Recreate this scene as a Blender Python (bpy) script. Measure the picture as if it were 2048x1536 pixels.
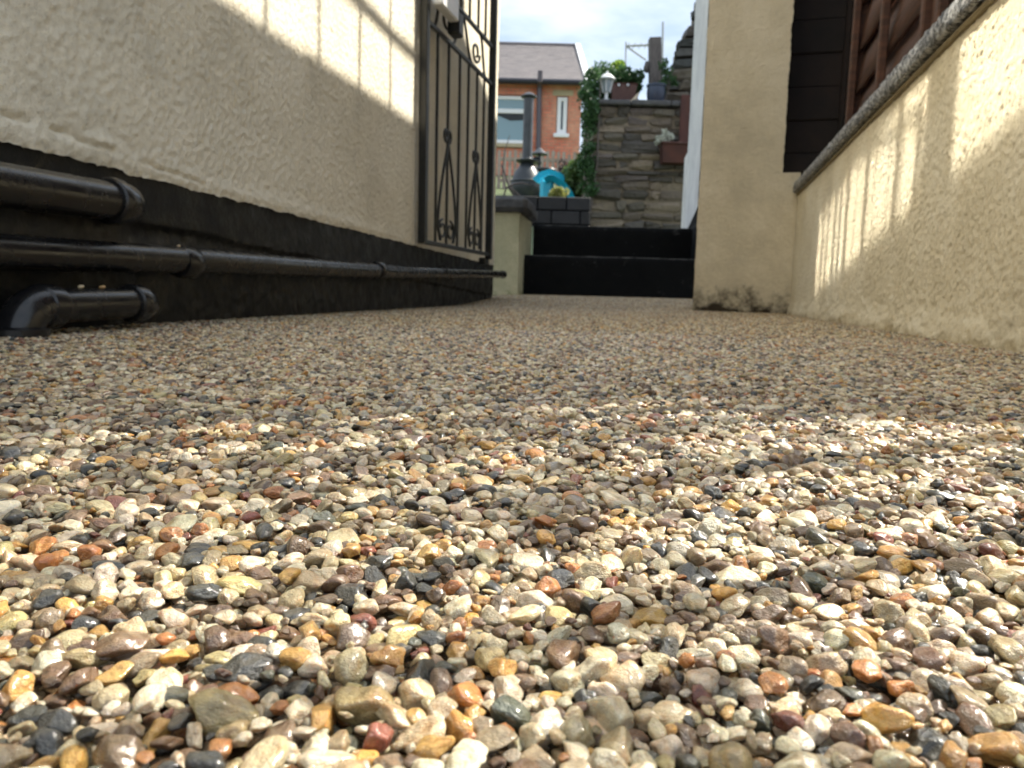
import bpy, math, random
import numpy as np
from mathutils import Matrix, Vector

S = bpy.context.scene
for _o in list(bpy.data.objects):
    bpy.data.objects.remove(_o)
COL = S.collection
rnd = random.Random(7)
R = math.radians

# ------------------------------------------------------------------ camera
FPX, CAM_H = 1500.0, 0.05
PITCH, ROLL = math.atan(181 / 1500.0), R(1.5)
fw = Vector((0, math.cos(PITCH), -math.sin(PITCH)))
u0 = Vector((0, math.sin(PITCH), math.cos(PITCH)))
r0 = Vector((1, 0, 0))
cr = r0 * math.cos(ROLL) + u0 * math.sin(ROLL)
cu = -r0 * math.sin(ROLL) + u0 * math.cos(ROLL)
cam = bpy.data.cameras.new('camera')
camo = bpy.data.objects.new('camera', cam)
COL.objects.link(camo)
S.camera = camo
cam.sensor_width = 36
cam.lens = FPX / 2048 * 36
cam.clip_start = 0.01
cam.clip_end = 900
cam.dof.use_dof = True
cam.dof.focus_distance = 0.17
cam.dof.aperture_fstop = 44
cam.dof.aperture_blades = 0
camo.matrix_world = Matrix(((cr.x, cu.x, -fw.x, 0), (cr.y, cu.y, -fw.y, 0), (cr.z, cu.z, -fw.z, CAM_H), (0, 0, 0, 1)))


def ray(px, py):
    return fw + cr * ((px - 1024) / FPX) - cu * ((py - 768) / FPX)


def at(px, py, Y):
    d = ray(px, py)
    return Vector((0, 0, CAM_H)) + d * (Y / d.y)


# ------------------------------------------------------------------ sun, sky, exposure
SUN_AZ, SUN_EL = R(62), R(48.5)
sd = Vector((math.sin(SUN_AZ) * math.cos(SUN_EL), math.cos(SUN_AZ) * math.cos(SUN_EL), math.sin(SUN_EL)))
sun = bpy.data.lights.new('sun', 'SUN')
suno = bpy.data.objects.new('sun', sun)
COL.objects.link(suno)
sun.energy = 4.7
sun.angle = R(0.5)
sun.color = (1.0, 0.93, 0.80)
suno.rotation_euler = sd.to_track_quat('Z', 'Y').to_euler()

W = bpy.data.worlds.new('World')
S.world = W
W.use_nodes = True
wn, wl = W.node_tree.nodes, W.node_tree.links
bg = wn['Background']
bg.inputs[1].default_value = 0.1
sky = wn.new('ShaderNodeTexSky')
sky.sky_type = 'NISHITA'
sky.sun_disc = False
sky.sun_elevation = SUN_EL
sky.sun_rotation = SUN_AZ
tc = wn.new('ShaderNodeTexCoord')
mp = wn.new('ShaderNodeMapping')
mp.inputs['Scale'].default_value = (2.2, 2.2, 6.5)
wl.new(tc.outputs['Generated'], mp.inputs[0])
cn = wn.new('ShaderNodeTexNoise')
cn.inputs['Scale'].default_value = 1.7
cn.inputs['Detail'].default_value = 6
cn.inputs['Roughness'].default_value = 0.55
wl.new(mp.outputs[0], cn.inputs['Vector'])
cr1 = wn.new('ShaderNodeValToRGB')
cr1.color_ramp.elements[0].position = 0.36
cr1.color_ramp.elements[0].color = (0.42, 0.52, 0.64, 1)
cr1.color_ramp.elements[1].position = 0.62
cr1.color_ramp.elements[1].color = (0.80, 0.85, 0.91, 1)
wl.new(cn.outputs[0], cr1.inputs[0])
sc10 = wn.new('ShaderNodeVectorMath')
sc10.operation = 'SCALE'
sc10.inputs['Scale'].default_value = 6.5
wl.new(cr1.outputs[0], sc10.inputs[0])
cm = wn.new('ShaderNodeMix')
cm.data_type = 'RGBA'
cm.inputs['Factor'].default_value = 0.86
wl.new(sky.outputs[0], cm.inputs['A'])
wl.new(sc10.outputs[0], cm.inputs['B'])
wl.new(cm.outputs['Result'], bg.inputs[0])

S.view_settings.view_transform = 'Standard'
S.view_settings.look = 'None'
S.view_settings.exposure = 1.30
S.view_settings.gamma = 1.0
S.view_settings.use_curve_mapping = False
S.render.engine = 'CYCLES'
S.cycles.use_denoising = True
S.cycles.use_guiding = True
S.cycles.use_surface_guiding = True
S.cycles.use_volume_guiding = False
S.cycles.sample_clamp_indirect = 0
S.cycles.sample_clamp_direct = 0
S.cycles.blur_glossy = 0.0
S.cycles.caustics_reflective = True
S.cycles.max_bounces = 6
S.cycles.diffuse_bounces = 4


# ------------------------------------------------------------------ materials
def nmat(name, base=(.5, .5, .5), rough=.7, metal=0.0, spec=.5):
    m = bpy.data.materials.new(name)
    m.use_nodes = True
    b = m.node_tree.nodes['Principled BSDF']
    b.inputs['Base Color'].default_value = (*base, 1)
    b.inputs['Roughness'].default_value = rough
    b.inputs['Metallic'].default_value = metal
    b.inputs['Specular IOR Level'].default_value = spec
    return m


def _noise(nt, scale, detail=4, rough=.55, vec=None, stretch=None):
    n = nt.nodes.new('ShaderNodeTexNoise')
    n.inputs['Scale'].default_value = scale
    n.inputs['Detail'].default_value = detail
    n.inputs['Roughness'].default_value = rough
    t = nt.nodes.new('ShaderNodeTexCoord')
    src = t.outputs['Object']
    if stretch:
        mpp = nt.nodes.new('ShaderNodeMapping')
        mpp.inputs['Scale'].default_value = stretch
        nt.links.new(src, mpp.inputs[0])
        src = mpp.outputs[0]
    nt.links.new(src, n.inputs['Vector'])
    return n


def _ramp(nt, src, stops):
    r = nt.nodes.new('ShaderNodeValToRGB')
    e = r.color_ramp.elements
    while len(e) < len(stops):
        e.new(0.5)
    for k, (p, c) in enumerate(stops):
        e[k].position = p
        e[k].color = (*c, 1) if len(c) == 3 else c
    nt.links.new(src, r.inputs[0])
    return r


def noisy(name, c1, c2, scale=20, rough=.8, detail=5, bumps=(), lo=.35, hi=.65, rrange=None, metal=0.0, spec=.5, stretch=None):
    """two-tone material; bumps = list of (scale, strength, distance)"""
    m = nmat(name, c1, rough, metal, spec)
    nt = m.node_tree
    b = nt.nodes['Principled BSDF']
    n = _noise(nt, scale, detail, .6, stretch=stretch)
    r = _ramp(nt, n.outputs[0], [(lo, c1), (hi, c2)])
    nt.links.new(r.outputs[0], b.inputs['Base Color'])
    if rrange:
        rr = _ramp(nt, n.outputs[0], [(lo, (rrange[0],) * 3), (hi, (rrange[1],) * 3)])
        nt.links.new(rr.outputs[0], b.inputs['Roughness'])
    prev = None
    for (sc, st, di) in bumps:
        bn = _noise(nt, sc, 3, .6, stretch=stretch)
        bp = nt.nodes.new('ShaderNodeBump')
        bp.inputs['Strength'].default_value = st
        bp.inputs['Distance'].default_value = di
        nt.links.new(bn.outputs[0], bp.inputs['Height'])
        if prev:
            nt.links.new(prev.outputs[0], bp.inputs['Normal'])
        prev = bp
    if prev:
        nt.links.new(prev.outputs[0], b.inputs['Normal'])
    return m


def render_mat(name, c1, c2, speck, grit, stain=None):
    """masonry-paint render: mottled, gritty, dirt in small specks, optional mould near the ground"""
    m = nmat(name, c1, .85, 0, .3)
    nt = m.node_tree
    b = nt.nodes['Principled BSDF']
    big = _noise(nt, 4.0, 7, .72)
    base = _ramp(nt, big.outputs[0], [(.34, tuple(q * .86 for q in c2)), (.47, c2), (.58, c1), (.75, tuple(min(.85, q * 1.05) for q in c1))])
    fine = _noise(nt, grit, 3, .65)
    sp = _ramp(nt, fine.outputs[0], [(.34, (1, 1, 1)), (.44, (0, 0, 0))])
    mx = nt.nodes.new('ShaderNodeMix')
    mx.data_type = 'RGBA'
    mul = nt.nodes.new('ShaderNodeMath')
    mul.operation = 'MULTIPLY'
    mul.inputs[1].default_value = .5
    nt.links.new(sp.outputs[0], mul.inputs[0])
    nt.links.new(mul.outputs[0], mx.inputs['Factor'])
    nt.links.new(base.outputs[0], mx.inputs['A'])
    mx.inputs['B'].default_value = (*speck, 1)
    out = mx.outputs['Result']
    if stain:
        zmax, colr, amount = stain
        t = nt.nodes.new('ShaderNodeTexCoord')
        sx = nt.nodes.new('ShaderNodeSeparateXYZ')
        nt.links.new(t.outputs['Object'], sx.inputs[0])
        mr = nt.nodes.new('ShaderNodeMapRange')
        mr.inputs['From Min'].default_value = 0.0
        mr.inputs['From Max'].default_value = zmax
        mr.inputs['To Min'].default_value = 1
        mr.inputs['To Max'].default_value = 0
        nt.links.new(sx.outputs['Z'], mr.inputs['Value'])
        sn = _noise(nt, 9, 7, .75)
        ad = nt.nodes.new('ShaderNodeMath')
        ad.operation = 'MULTIPLY_ADD'
        ad.inputs[1].default_value = .36
        nt.links.new(mr.outputs[0], ad.inputs[0])
        nt.links.new(sn.outputs[0], ad.inputs[2])
        sr = _ramp(nt, ad.outputs[0], [(.80 - amount * .2, (0, 0, 0)), (1.0 - amount * .2, (1, 1, 1))])
        m2 = nt.nodes.new('ShaderNodeMix')
        m2.data_type = 'RGBA'
        nt.links.new(sr.outputs[0], m2.inputs['Factor'])
        nt.links.new(out, m2.inputs['A'])
        m2.inputs['B'].default_value = (*colr, 1)
        out = m2.outputs['Result']
    nt.links.new(out, b.inputs['Base Color'])
    b1 = nt.nodes.new('ShaderNodeBump')
    b1.inputs['Strength'].default_value = .8
    b1.inputs['Distance'].default_value = .0018
    nt.links.new(fine.outputs[0], b1.inputs['Height'])
    f2 = _noise(nt, grit * 3.3, 2, .6)
    b2 = nt.nodes.new('ShaderNodeBump')
    b2.inputs['Strength'].default_value = .6
    b2.inputs['Distance'].default_value = .0015
    nt.links.new(f2.outputs[0], b2.inputs['Height'])
    nt.links.new(b1.outputs[0], b2.inputs['Normal'])
    nt.links.new(b2.outputs[0], b.inputs['Normal'])
    return m


M = {}
M['left_render'] = render_mat('left_render', (.82, .76, .62), (.76, .70, .56), (.52, .46, .36), 300)
M['right_render'] = render_mat('right_render', (.80, .74, .59), (.74, .67, .51), (.34, .28, .17), 240, stain=(.05, (.34, .26, .13), .0))
M['pillar_render'] = render_mat('pillar_render', (.74, .66, .50), (.68, .60, .44), (.52, .44, .30), 200, stain=(.15, (.035, .026, .016), .65))
M['pier_render'] = render_mat('pier_render', (.60, .55, .36), (.50, .47, .30), (.3, .28, .15), 120, stain=(.16, (.12, .14, .04), .5))
M['white_render'] = render_mat('white_render', (.74, .74, .72), (.66, .66, .65), (.5, .5, .48), 120)
M['black_paint'] = noisy('black_paint', (.0035, .004, .004), (.009, .0088, .008), 25, .5, spec=.3, bumps=((60, .5, .003), (240, .4, .001)), rrange=(.35, .7))
def wear(m, bands, col=(.11, .11, .105)):
    nt = m.node_tree
    b = nt.nodes['Principled BSDF']
    src = b.inputs['Base Color'].links[0].from_socket
    t = nt.nodes.new('ShaderNodeTexCoord')
    sx = nt.nodes.new('ShaderNodeSeparateXYZ')
    nt.links.new(t.outputs['Object'], sx.inputs[0])
    tot = None
    for zc_, wd_ in bands:
        a = nt.nodes.new('ShaderNodeMath'); a.operation = 'SUBTRACT'; a.inputs[1].default_value = zc_
        nt.links.new(sx.outputs['Z'], a.inputs[0])
        c = nt.nodes.new('ShaderNodeMath'); c.operation = 'ABSOLUTE'
        nt.links.new(a.outputs[0], c.inputs[0])
        d = nt.nodes.new('ShaderNodeMapRange'); d.inputs['From Min'].default_value = 0; d.inputs['From Max'].default_value = wd_
        d.inputs['To Min'].default_value = .35; d.inputs['To Max'].default_value = 0
        nt.links.new(c.outputs[0], d.inputs['Value'])
        if tot is None:
            tot = d.outputs[0]
        else:
            e = nt.nodes.new('ShaderNodeMath')
            nt.links.new(tot, e.inputs[0]); nt.links.new(d.outputs[0], e.inputs[1])
            tot = e.outputs[0]
    n = _noise(nt, 16, 7, .75, stretch=(1, 1, 1))
    f = nt.nodes.new('ShaderNodeMath')
    nt.links.new(tot, f.inputs[0]); nt.links.new(n.outputs[0], f.inputs[1])
    r = _ramp(nt, f.outputs[0], [(.60, (0, 0, 0)), (.86, (1, 1, 1))])
    mx = nt.nodes.new('ShaderNodeMix'); mx.data_type = 'RGBA'
    nt.links.new(r.outputs[0], mx.inputs['Factor'])
    nt.links.new(src, mx.inputs['A'])
    mx.inputs['B'].default_value = (*col, 1)
    nt.links.new(mx.outputs['Result'], b.inputs['Base Color'])


M['step_paint'] = noisy('step_paint', (.0022, .003, .0038), (.0045, .0052, .006), 12, .6, bumps=((50, .6, .004), (14, .5, .006)), rrange=(.5, .8), spec=.12)
wear(M['step_paint'], ((.268, .008), (.467, .008)))
wear(M['black_paint'], ((.10, .03),), (.045, .042, .036))
M['plastic'] = noisy('pipe_plastic', (.007, .007, .008), (.014, .013, .012), 30, .25, bumps=((70, .5, .00012),), rrange=(.16, .34))
M['gate_paint'] = noisy('gate_paint', (.008, .010, .010), (.016, .017, .017), 60, .35, bumps=((200, .25, .0006),))
M['granite'] = noisy('coping_granite', (.045, .05, .055), (.50, .51, .52), 130, .45, detail=4, lo=.44, hi=.60, bumps=((150, 1.0, .008), (60, .8, .008)), rrange=(.5, .3))
M['mortar'] = noisy('mortar', (.30, .25, .15), (.22, .18, .11), 40, .9, bumps=((120, .8, .003),))
M['fence_brown'] = noisy('fence_brown', (.10, .040, .022), (.050, .022, .013), 9, .7, bumps=((30, .6, .003), (120, .4, .001)), stretch=(1, 1, 9))
M['fence_dark'] = noisy('fence_dark', (.014, .010, .009), (.026, .015, .012), 9, .75, bumps=((30, .6, .003),))
M['slate'] = noisy('slate_coping', (.05, .05, .055), (.09, .09, .09), 18, .7, bumps=((30, .7, .01),))
M['joint'] = noisy('lime_joint', (.15, .125, .09), (.22, .18, .13), 22, .95, bumps=((60, .8, .01),))
M['white_plastic'] = nmat('white_plastic', (.84, .85, .86), .35)
M['window_glass'] = nmat('reflective_glass', (.74, .74, .72), .05, 1.0)
M['far_glass'] = nmat('far_glass', (.16, .28, .33), .08, 0.0, 1.0)
M['roof'] = noisy('roof_slate', (.13, .12, .13), (.20, .18, .18), 3, .75, bumps=((6, .5, .03),), stretch=(1, 1, 6))
M['lintel'] = noisy('lintel_stone', (.50, .42, .28), (.42, .36, .24), 6, .9)
M['iron'] = noisy('cast_iron', (.018, .024, .030), (.035, .040, .046), 14, .38, bumps=((40, .3, .004),))
M['flue_steel'] = noisy('flue_steel', (.022, .025, .028), (.05, .054, .058), 8, .32)
M['turquoise'] = noisy('turquoise_plastic', (.01, .40, .60), (.02, .50, .66), 5, .3)
M['timber'] = noisy('weathered_timber', (.09, .08, .08), (.15, .135, .125), 12, .9, bumps=((20, .7, .01),), stretch=(6, 6, 1))
M['pale_timber'] = noisy('pale_timber', (.42, .36, .30), (.26, .20, .16), 7, .85)
M['lantern'] = nmat('lantern_paint', (.62, .64, .66), .4)
M['lantern_glass'] = nmat('lantern_glass', (.28, .33, .38), .1, 0, .8)
M['pot_blue'] = noisy('blue_pot_glaze', (.02, .03, .06), (.03, .045, .08), 9, .4)
M['pot_brown'] = noisy('brown_planter', (.075, .035, .030), (.11, .055, .045), 9, .7)
M['terracotta'] = noisy('terracotta', (.085, .028, .020), (.055, .020, .016), 8, .75)
M['beige'] = noisy('beige_stone', (.62, .52, .38), (.5, .42, .3), 30, .8)
M['soil'] = noisy('garden_soil', (.05, .045, .03), (.09, .08, .05), 2.2, .95, bumps=((9, .8, .05),))
M['lawn'] = noisy('lawn', (.05, .08, .025), (.09, .11, .04), 1.4, .95, bumps=((30, .8, .04),))
M['leaf'] = None


def leafmat(name, c1, c2):
    m = nmat(name, c1, .5)
    nt = m.node_tree
    b = nt.nodes['Principled BSDF']
    g = nt.nodes.new('ShaderNodeNewGeometry')
    r = _ramp(nt, g.outputs['Random Per Island'], [(0, c1), (1, c2)])
    nt.links.new(r.outputs[0], b.inputs['Base Color'])
    tr = nt.nodes.new('ShaderNodeBsdfTranslucent')
    nt.links.new(r.outputs[0], tr.inputs[0])
    ms = nt.nodes.new('ShaderNodeMixShader')
    ms.inputs[0].default_value = .35
    out = nt.nodes['Material Output']
    nt.links.new(b.outputs[0], ms.inputs[1])
    nt.links.new(tr.outputs[0], ms.inputs[2])
    nt.links.new(ms.outputs[0], out.inputs['Surface'])
    return m


M['ivy'] = leafmat('ivy_leaf', (.030, .085, .030), (.07, .15, .05))
M['lime_leaf'] = leafmat('lime_leaf', (.20, .34, .05), (.36, .46, .10))
M['bush'] = leafmat('bush_leaf', (.05, .11, .03), (.15, .22, .06))
M['purple_leaf'] = leafmat('purple_leaf', (.06, .05, .05), (.12, .09, .08))
M['yellow_leaf'] = leafmat('yellow_leaf', (.22, .26, .06), (.40, .38, .14))
M['flower'] = leafmat('pale_flower', (.45, .48, .40), (.6, .62, .55))
M['twig'] = nmat('twig', (.14, .12, .11), .9)


def tint_mat(name, rough, mottled, bump1, bump2, per_face=False, spec=.5):
    """stone material whose colour comes from each piece's own 'tint' (object property, instance or face attribute)"""
    m = nmat(name, (.4, .35, .3), rough, 0, spec)
    nt = m.node_tree
    b = nt.nodes['Principled BSDF']
    a = nt.nodes.new('ShaderNodeAttribute')
    a.attribute_name = 'tint'
    a.attribute_type = 'GEOMETRY' if per_face else 'INSTANCER'
    n = _noise(nt, mottled, 5, .65)
    r = _ramp(nt, n.outputs[0], [(.30, (.62, .60, .57)), (.5, (1, 1, 1)), (.72, (1.18, 1.16, 1.10))])
    mx = nt.nodes.new('ShaderNodeMix')
    mx.data_type = 'RGBA'
    mx.blend_type = 'MULTIPLY'
    mx.inputs['Factor'].default_value = 1
    nt.links.new(a.outputs['Color'], mx.inputs['A'])
    nt.links.new(r.outputs[0], mx.inputs['B'])
    nt.links.new(mx.outputs['Result'], b.inputs['Base Color'])
    prev = None
    for (sc, st, di) in (bump1, bump2):
        if not st:
            continue
        bn = _noise(nt, sc, 3, .6)
        bp = nt.nodes.new('ShaderNodeBump')
        bp.inputs['Strength'].default_value = st
        bp.inputs['Distance'].default_value = di
        nt.links.new(bn.outputs[0], bp.inputs['Height'])
        if prev:
            nt.links.new(prev.outputs[0], bp.inputs['Normal'])
        prev = bp
    if prev:
        nt.links.new(prev.outputs[0], b.inputs['Normal'])
    return m


M['pebble'] = tint_mat('resin_coated_pebble', .22, 1.6, (2.4, 1.0, .00060), (10, 1.0, .00016))
M['pebble'].node_tree.nodes['Principled BSDF'].inputs['Coat Weight'].default_value = .7
M['pebble'].node_tree.nodes['Principled BSDF'].inputs['Coat Roughness'].default_value = .1
M['pebble'].node_tree.nodes['Principled BSDF'].inputs['Roughness'].default_value = .35
def _pebble_extra():
    nt = M['pebble'].node_tree
    b = nt.nodes['Principled BSDF']
    b.inputs['Coat Roughness'].default_value = .10
    b.inputs['Coat Weight'].default_value = 1.0
    b.inputs['Subsurface Weight'].default_value = .35
    b.inputs['Subsurface Scale'].default_value = .0022
    b.inputs['Subsurface Radius'].default_value = (1.0, .62, .32)
    # amber and brown clouding inside the pale stones
    src = b.inputs['Base Color'].links[0].from_socket
    n = _noise(nt, .9, 4, .6)
    oi = nt.nodes.new('ShaderNodeObjectInfo')
    n.noise_dimensions = '4D'
    ml = nt.nodes.new('ShaderNodeMath')
    ml.operation = 'MULTIPLY'
    ml.inputs[1].default_value = 40
    nt.links.new(oi.outputs['Random'], ml.inputs[0])
    nt.links.new(ml.outputs[0], n.inputs['W'])
    rr = _ramp(nt, n.outputs[0], [(.50, (0, 0, 0)), (.70, (.75, .75, .75))])
    mx = nt.nodes.new('ShaderNodeMix')
    mx.data_type = 'RGBA'
    mx.blend_type = 'MULTIPLY'
    nt.links.new(rr.outputs[0], mx.inputs['Factor'])
    nt.links.new(src, mx.inputs['A'])
    mx.inputs['B'].default_value = (.80, .52, .26, 1)
    nt.links.new(mx.outputs['Result'], b.inputs['Base Color'])
    # resin skin: its own fine ripples make the glints
    cn_ = _noise(nt, 3.6, 3, .6)
    cb = nt.nodes.new('ShaderNodeBump')
    cb.inputs['Strength'].default_value = 1.0
    cb.inputs['Distance'].default_value = .00012
    nt.links.new(cn_.outputs[0], cb.inputs['Height'])
    nt.links.new(cb.outputs[0], b.inputs['Coat Normal'])


_pebble_extra()
M['pebble_far'] = tint_mat('resin_gravel_far', .38, 400, (300, 0, .001), (300, 0, .001), per_face=True)
M['rubble'] = tint_mat('rubble_stone', .85, 9, (14, .9, .02), (60, .5, .004))
M['block'] = tint_mat('painted_block', .6, 9, (40, .6, .004), (120, .4, .002))


# ------------------------------------------------------------------ mesh helpers
def mesh_np(name, v, quads=None, tris=None, smooth=False):
    me = bpy.data.meshes.new(name)
    v = np.asarray(v, dtype=np.float32)
    me.vertices.add(len(v))
    me.vertices.foreach_set('co', v.ravel())
    loops, starts, n = [], [], 0
    if quads is not None and len(quads):
        q = np.asarray(quads, dtype=np.int32)
        loops.append(q.ravel())
        starts.append(np.arange(len(q), dtype=np.int32) * 4)
        n = len(q) * 4
    if tris is not None and len(tris):
        t = np.asarray(tris, dtype=np.int32)
        loops.append(t.ravel())
        starts.append(np.arange(len(t), dtype=np.int32) * 3 + n)
    L = np.concatenate(loops)
    St = np.concatenate(starts)
    me.loops.add(len(L))
    me.loops.foreach_set('vertex_index', L)
    me.polygons.add(len(St))
    me.polygons.foreach_set('loop_start', St)
    if smooth:
        me.polygons.foreach_set('use_smooth', np.ones(len(St), dtype=bool))
    me.update(calc_edges=True)
    me.validate()
    return me


def link(name, me, mat, parent=None):
    if mat is not None and len(me.materials) == 0:
        me.materials.append(mat)
    o = bpy.data.objects.new(name, me)
    COL.objects.link(o)
    if parent is not None:
        o.parent = parent
        o.matrix_parent_inverse = Matrix.Translation(-Vector(parent_loc(parent)))
    return o


_LOC = {}


def parent_loc(p):
    return _LOC.get(p.name, (0, 0, 0))


def tag(o, label=None, cat=None, group=None, kind=None):
    if label:
        o['label'] = label
    if cat:
        o['category'] = cat
    if group:
        o['group'] = group
    if kind:
        o['kind'] = kind
    return o


def thing(name, label, cat, loc=(0, 0, 0), group=None, kind=None):
    o = bpy.data.objects.new(name, None)
    o.empty_display_size = .05
    COL.objects.link(o)
    o.location = loc
    _LOC[o.name] = tuple(loc)
    return tag(o, label, cat, group, kind)


class MB:
    def __init__(self):
        self.v, self.f = [], []

    def add(self, vs, fs):
        k = len(self.v)
        self.v += [tuple(p) for p in vs]
        self.f += [tuple(i + k for i in f) for f in fs]

    def box(self, a, b, bev=0.0, fr=None):
        """box between corners a, b; fr = (origin, dir, normal) frame; chamfered when bev > 0"""
        x0, y0, z0 = [min(p, q) for p, q in zip(a, b)]
        x1, y1, z1 = [max(p, q) for p, q in zip(a, b)]
        bev = min(bev, .45 * min(x1 - x0, y1 - y0, z1 - z0))
        if bev <= 0:
            vs = [(x0, y0, z0), (x1, y0, z0), (x1, y1, z0), (x0, y1, z0), (x0, y0, z1), (x1, y0, z1), (x1, y1, z1), (x0, y1, z1)]
            fs = [(0, 3, 2, 1), (4, 5, 6, 7), (0, 1, 5, 4), (1, 2, 6, 5), (2, 3, 7, 6), (3, 0, 4, 7)]
        else:
            import itertools
            vs, idx = [], {}
            c = ((x0, x1), (y0, y1), (z0, z1))
            for corner in itertools.product((0, 1), repeat=3):
                for ax in range(3):
                    p = []
                    for k in range(3):
                        q = c[k][corner[k]]
                        if k != ax:
                            q += bev if corner[k] == 0 else -bev
                        p.append(q)
                    idx[(corner, ax)] = len(vs)
                    vs.append(tuple(p))
            fs = []
            for ax in range(3):
                o1, o2 = [k for k in range(3) if k != ax]
                for sgn in (0, 1):
                    ring = []
                    for (p, q) in ((0, 0), (1, 0), (1, 1), (0, 1)):
                        cc = [0, 0, 0]
                        cc[ax], cc[o1], cc[o2] = sgn, p, q
                        ring.append(idx[(tuple(cc), ax)])
                    fs.append(tuple(ring))
            for ax in range(3):
                o1, o2 = [k for k in range(3) if k != ax]
                for p in (0, 1):
                    for q in (0, 1):
                        c0, c1 = [0, 0, 0], [0, 0, 0]
                        c0[o1], c0[o2], c1[o1], c1[o2] = p, q, p, q
                        c1[ax] = 1
                        c0, c1 = tuple(c0), tuple(c1)
                        fs.append((idx[(c0, o1)], idx[(c1, o1)], idx[(c1, o2)], idx[(c0, o2)]))
            for corner in itertools.product((0, 1), repeat=3):
                fs.append((idx[(corner, 0)], idx[(corner, 1)], idx[(corner, 2)]))
        if fr:
            vs = [frp(fr, *p) for p in vs]
        self.add(vs, fs)
        return self

    def tube(self, pts, rad, seg=10, cap=True):
        pts = [Vector(p) for p in pts]
        n = len(pts)
        rads = rad if isinstance(rad, (list, tuple)) else [rad] * n
        tang = []
        for i in range(n):
            t = (pts[min(i + 1, n - 1)] - pts[max(i - 1, 0)])
            tang.append(t.normalized() if t.length > 1e-9 else Vector((0, 0, 1)))
        ref = Vector((0, 0, 1)) if abs(tang[0].z) < .9 else Vector((1, 0, 0))
        a = tang[0].cross(ref).normalized()
        vs = []
        for i in range(n):
            a = (a - tang[i] * a.dot(tang[i])).normalized()
            b = tang[i].cross(a)
            for k in range(seg):
                w = 2 * math.pi * k / seg
                vs.append(pts[i] + (a * math.cos(w) + b * math.sin(w)) * rads[i])
        fs = []
        for i in range(n - 1):
            for k in range(seg):
                k2 = (k + 1) % seg
                fs.append((i * seg + k, i * seg + k2, (i + 1) * seg + k2, (i + 1) * seg + k))
        if cap:
            fs.append(tuple(range(seg))[::-1])
            fs.append(tuple((n - 1) * seg + k for k in range(seg)))
        self.add(vs, fs)
        return self

    def lathe(self, prof, c, seg=24):
        vs = []
        for (r_, z) in prof:
            for k in range(seg):
                w = 2 * math.pi * k / seg
                vs.append((c[0] + r_ * math.cos(w), c[1] + r_ * math.sin(w), c[2] + z))
        fs = []
        for i in range(len(prof) - 1):
            for k in range(seg):
                k2 = (k + 1) % seg
                fs.append((i * seg + k, i * seg + k2, (i + 1) * seg + k2, (i + 1) * seg + k))
        fs.append(tuple(range(seg))[::-1])
        fs.append(tuple((len(prof) - 1) * seg + k for k in range(seg)))
        self.add(vs, fs)
        return self

    def build(self, name, mat, parent=None, smooth=False):
        me = bpy.data.meshes.new(name)
        me.from_pydata([tuple(p) for p in self.v], [], self.f)
        if smooth:
            me.polygons.foreach_set('use_smooth', [True] * len(me.polygons))
            try:
                me.set_sharp_from_angle(angle=R(35))
            except Exception:
                pass
        me.update()
        return link(name, me, mat, parent)


def frp(fr, s, t, z):
    o, d, n = fr
    return (o[0] + d[0] * s + n[0] * t, o[1] + d[1] * s + n[1] * t, z)


class VN:
    """tiling value noise on numpy arrays"""

    def __init__(self, seed, n=256):
        self.n = n
        self.t = np.random.RandomState(seed).rand(n, n)

    def __call__(self, x, y):
        n = self.n
        xi, yi = np.floor(x).astype(int), np.floor(y).astype(int)
        fx, fy = x - xi, y - yi
        fx, fy = fx * fx * (3 - 2 * fx), fy * fy * (3 - 2 * fy)
        a, b = self.t[xi % n, yi % n], self.t[(xi + 1) % n, yi % n]
        c, d = self.t[xi % n, (yi + 1) % n], self.t[(xi + 1) % n, (yi + 1) % n]
        return (a * (1 - fx) + b * fx) * (1 - fy) + (c * (1 - fx) + d * fx) * fy

    def fbm(self, x, y, o=4):
        s, a, t = 0, .5, 0
        for k in range(o):
            s = s + a * self(x * 2 ** k + 17.3 * k, y * 2 ** k + 5.1 * k)
            t += a
            a *= .5
        return s / t


NA, NB, NC = VN(1), VN(2), VN(3)


class Worley:
    def __init__(self, seed, n=128):
        rs = np.random.RandomState(seed)
        self.n, self.p, self.h = n, rs.rand(n, n, 2), rs.uniform(.35, 1, (n, n))

    def __call__(self, x, y):
        """rounded grains: 1 at a grain's middle, 0 between grains"""
        xi, yi = np.floor(x).astype(int), np.floor(y).astype(int)
        best = np.zeros_like(x)
        for i in (-1, 0, 1):
            for j in (-1, 0, 1):
                a, b = (xi + i) % self.n, (yi + j) % self.n
                dx, dy = xi + i + self.p[a, b, 0] - x, yi + j + self.p[a, b, 1] - y
                best = np.maximum(best, self.h[a, b] * np.clip(1 - (dx * dx + dy * dy) / .62, 0, 1))
        return best


WO = Worley(4)


def roughcast(s, z, amp=.0037):
    """pebbledash height, metres"""
    c = WO(s / .0066 + 300, z / .0066 + 3)
    f = NB(s / .0042, z / .0042 + 9)
    w = NC.fbm(s / .16, z / .16, 3)
    return amp * (c * .85 + f * .45) + .004 * (w - .5)


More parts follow.
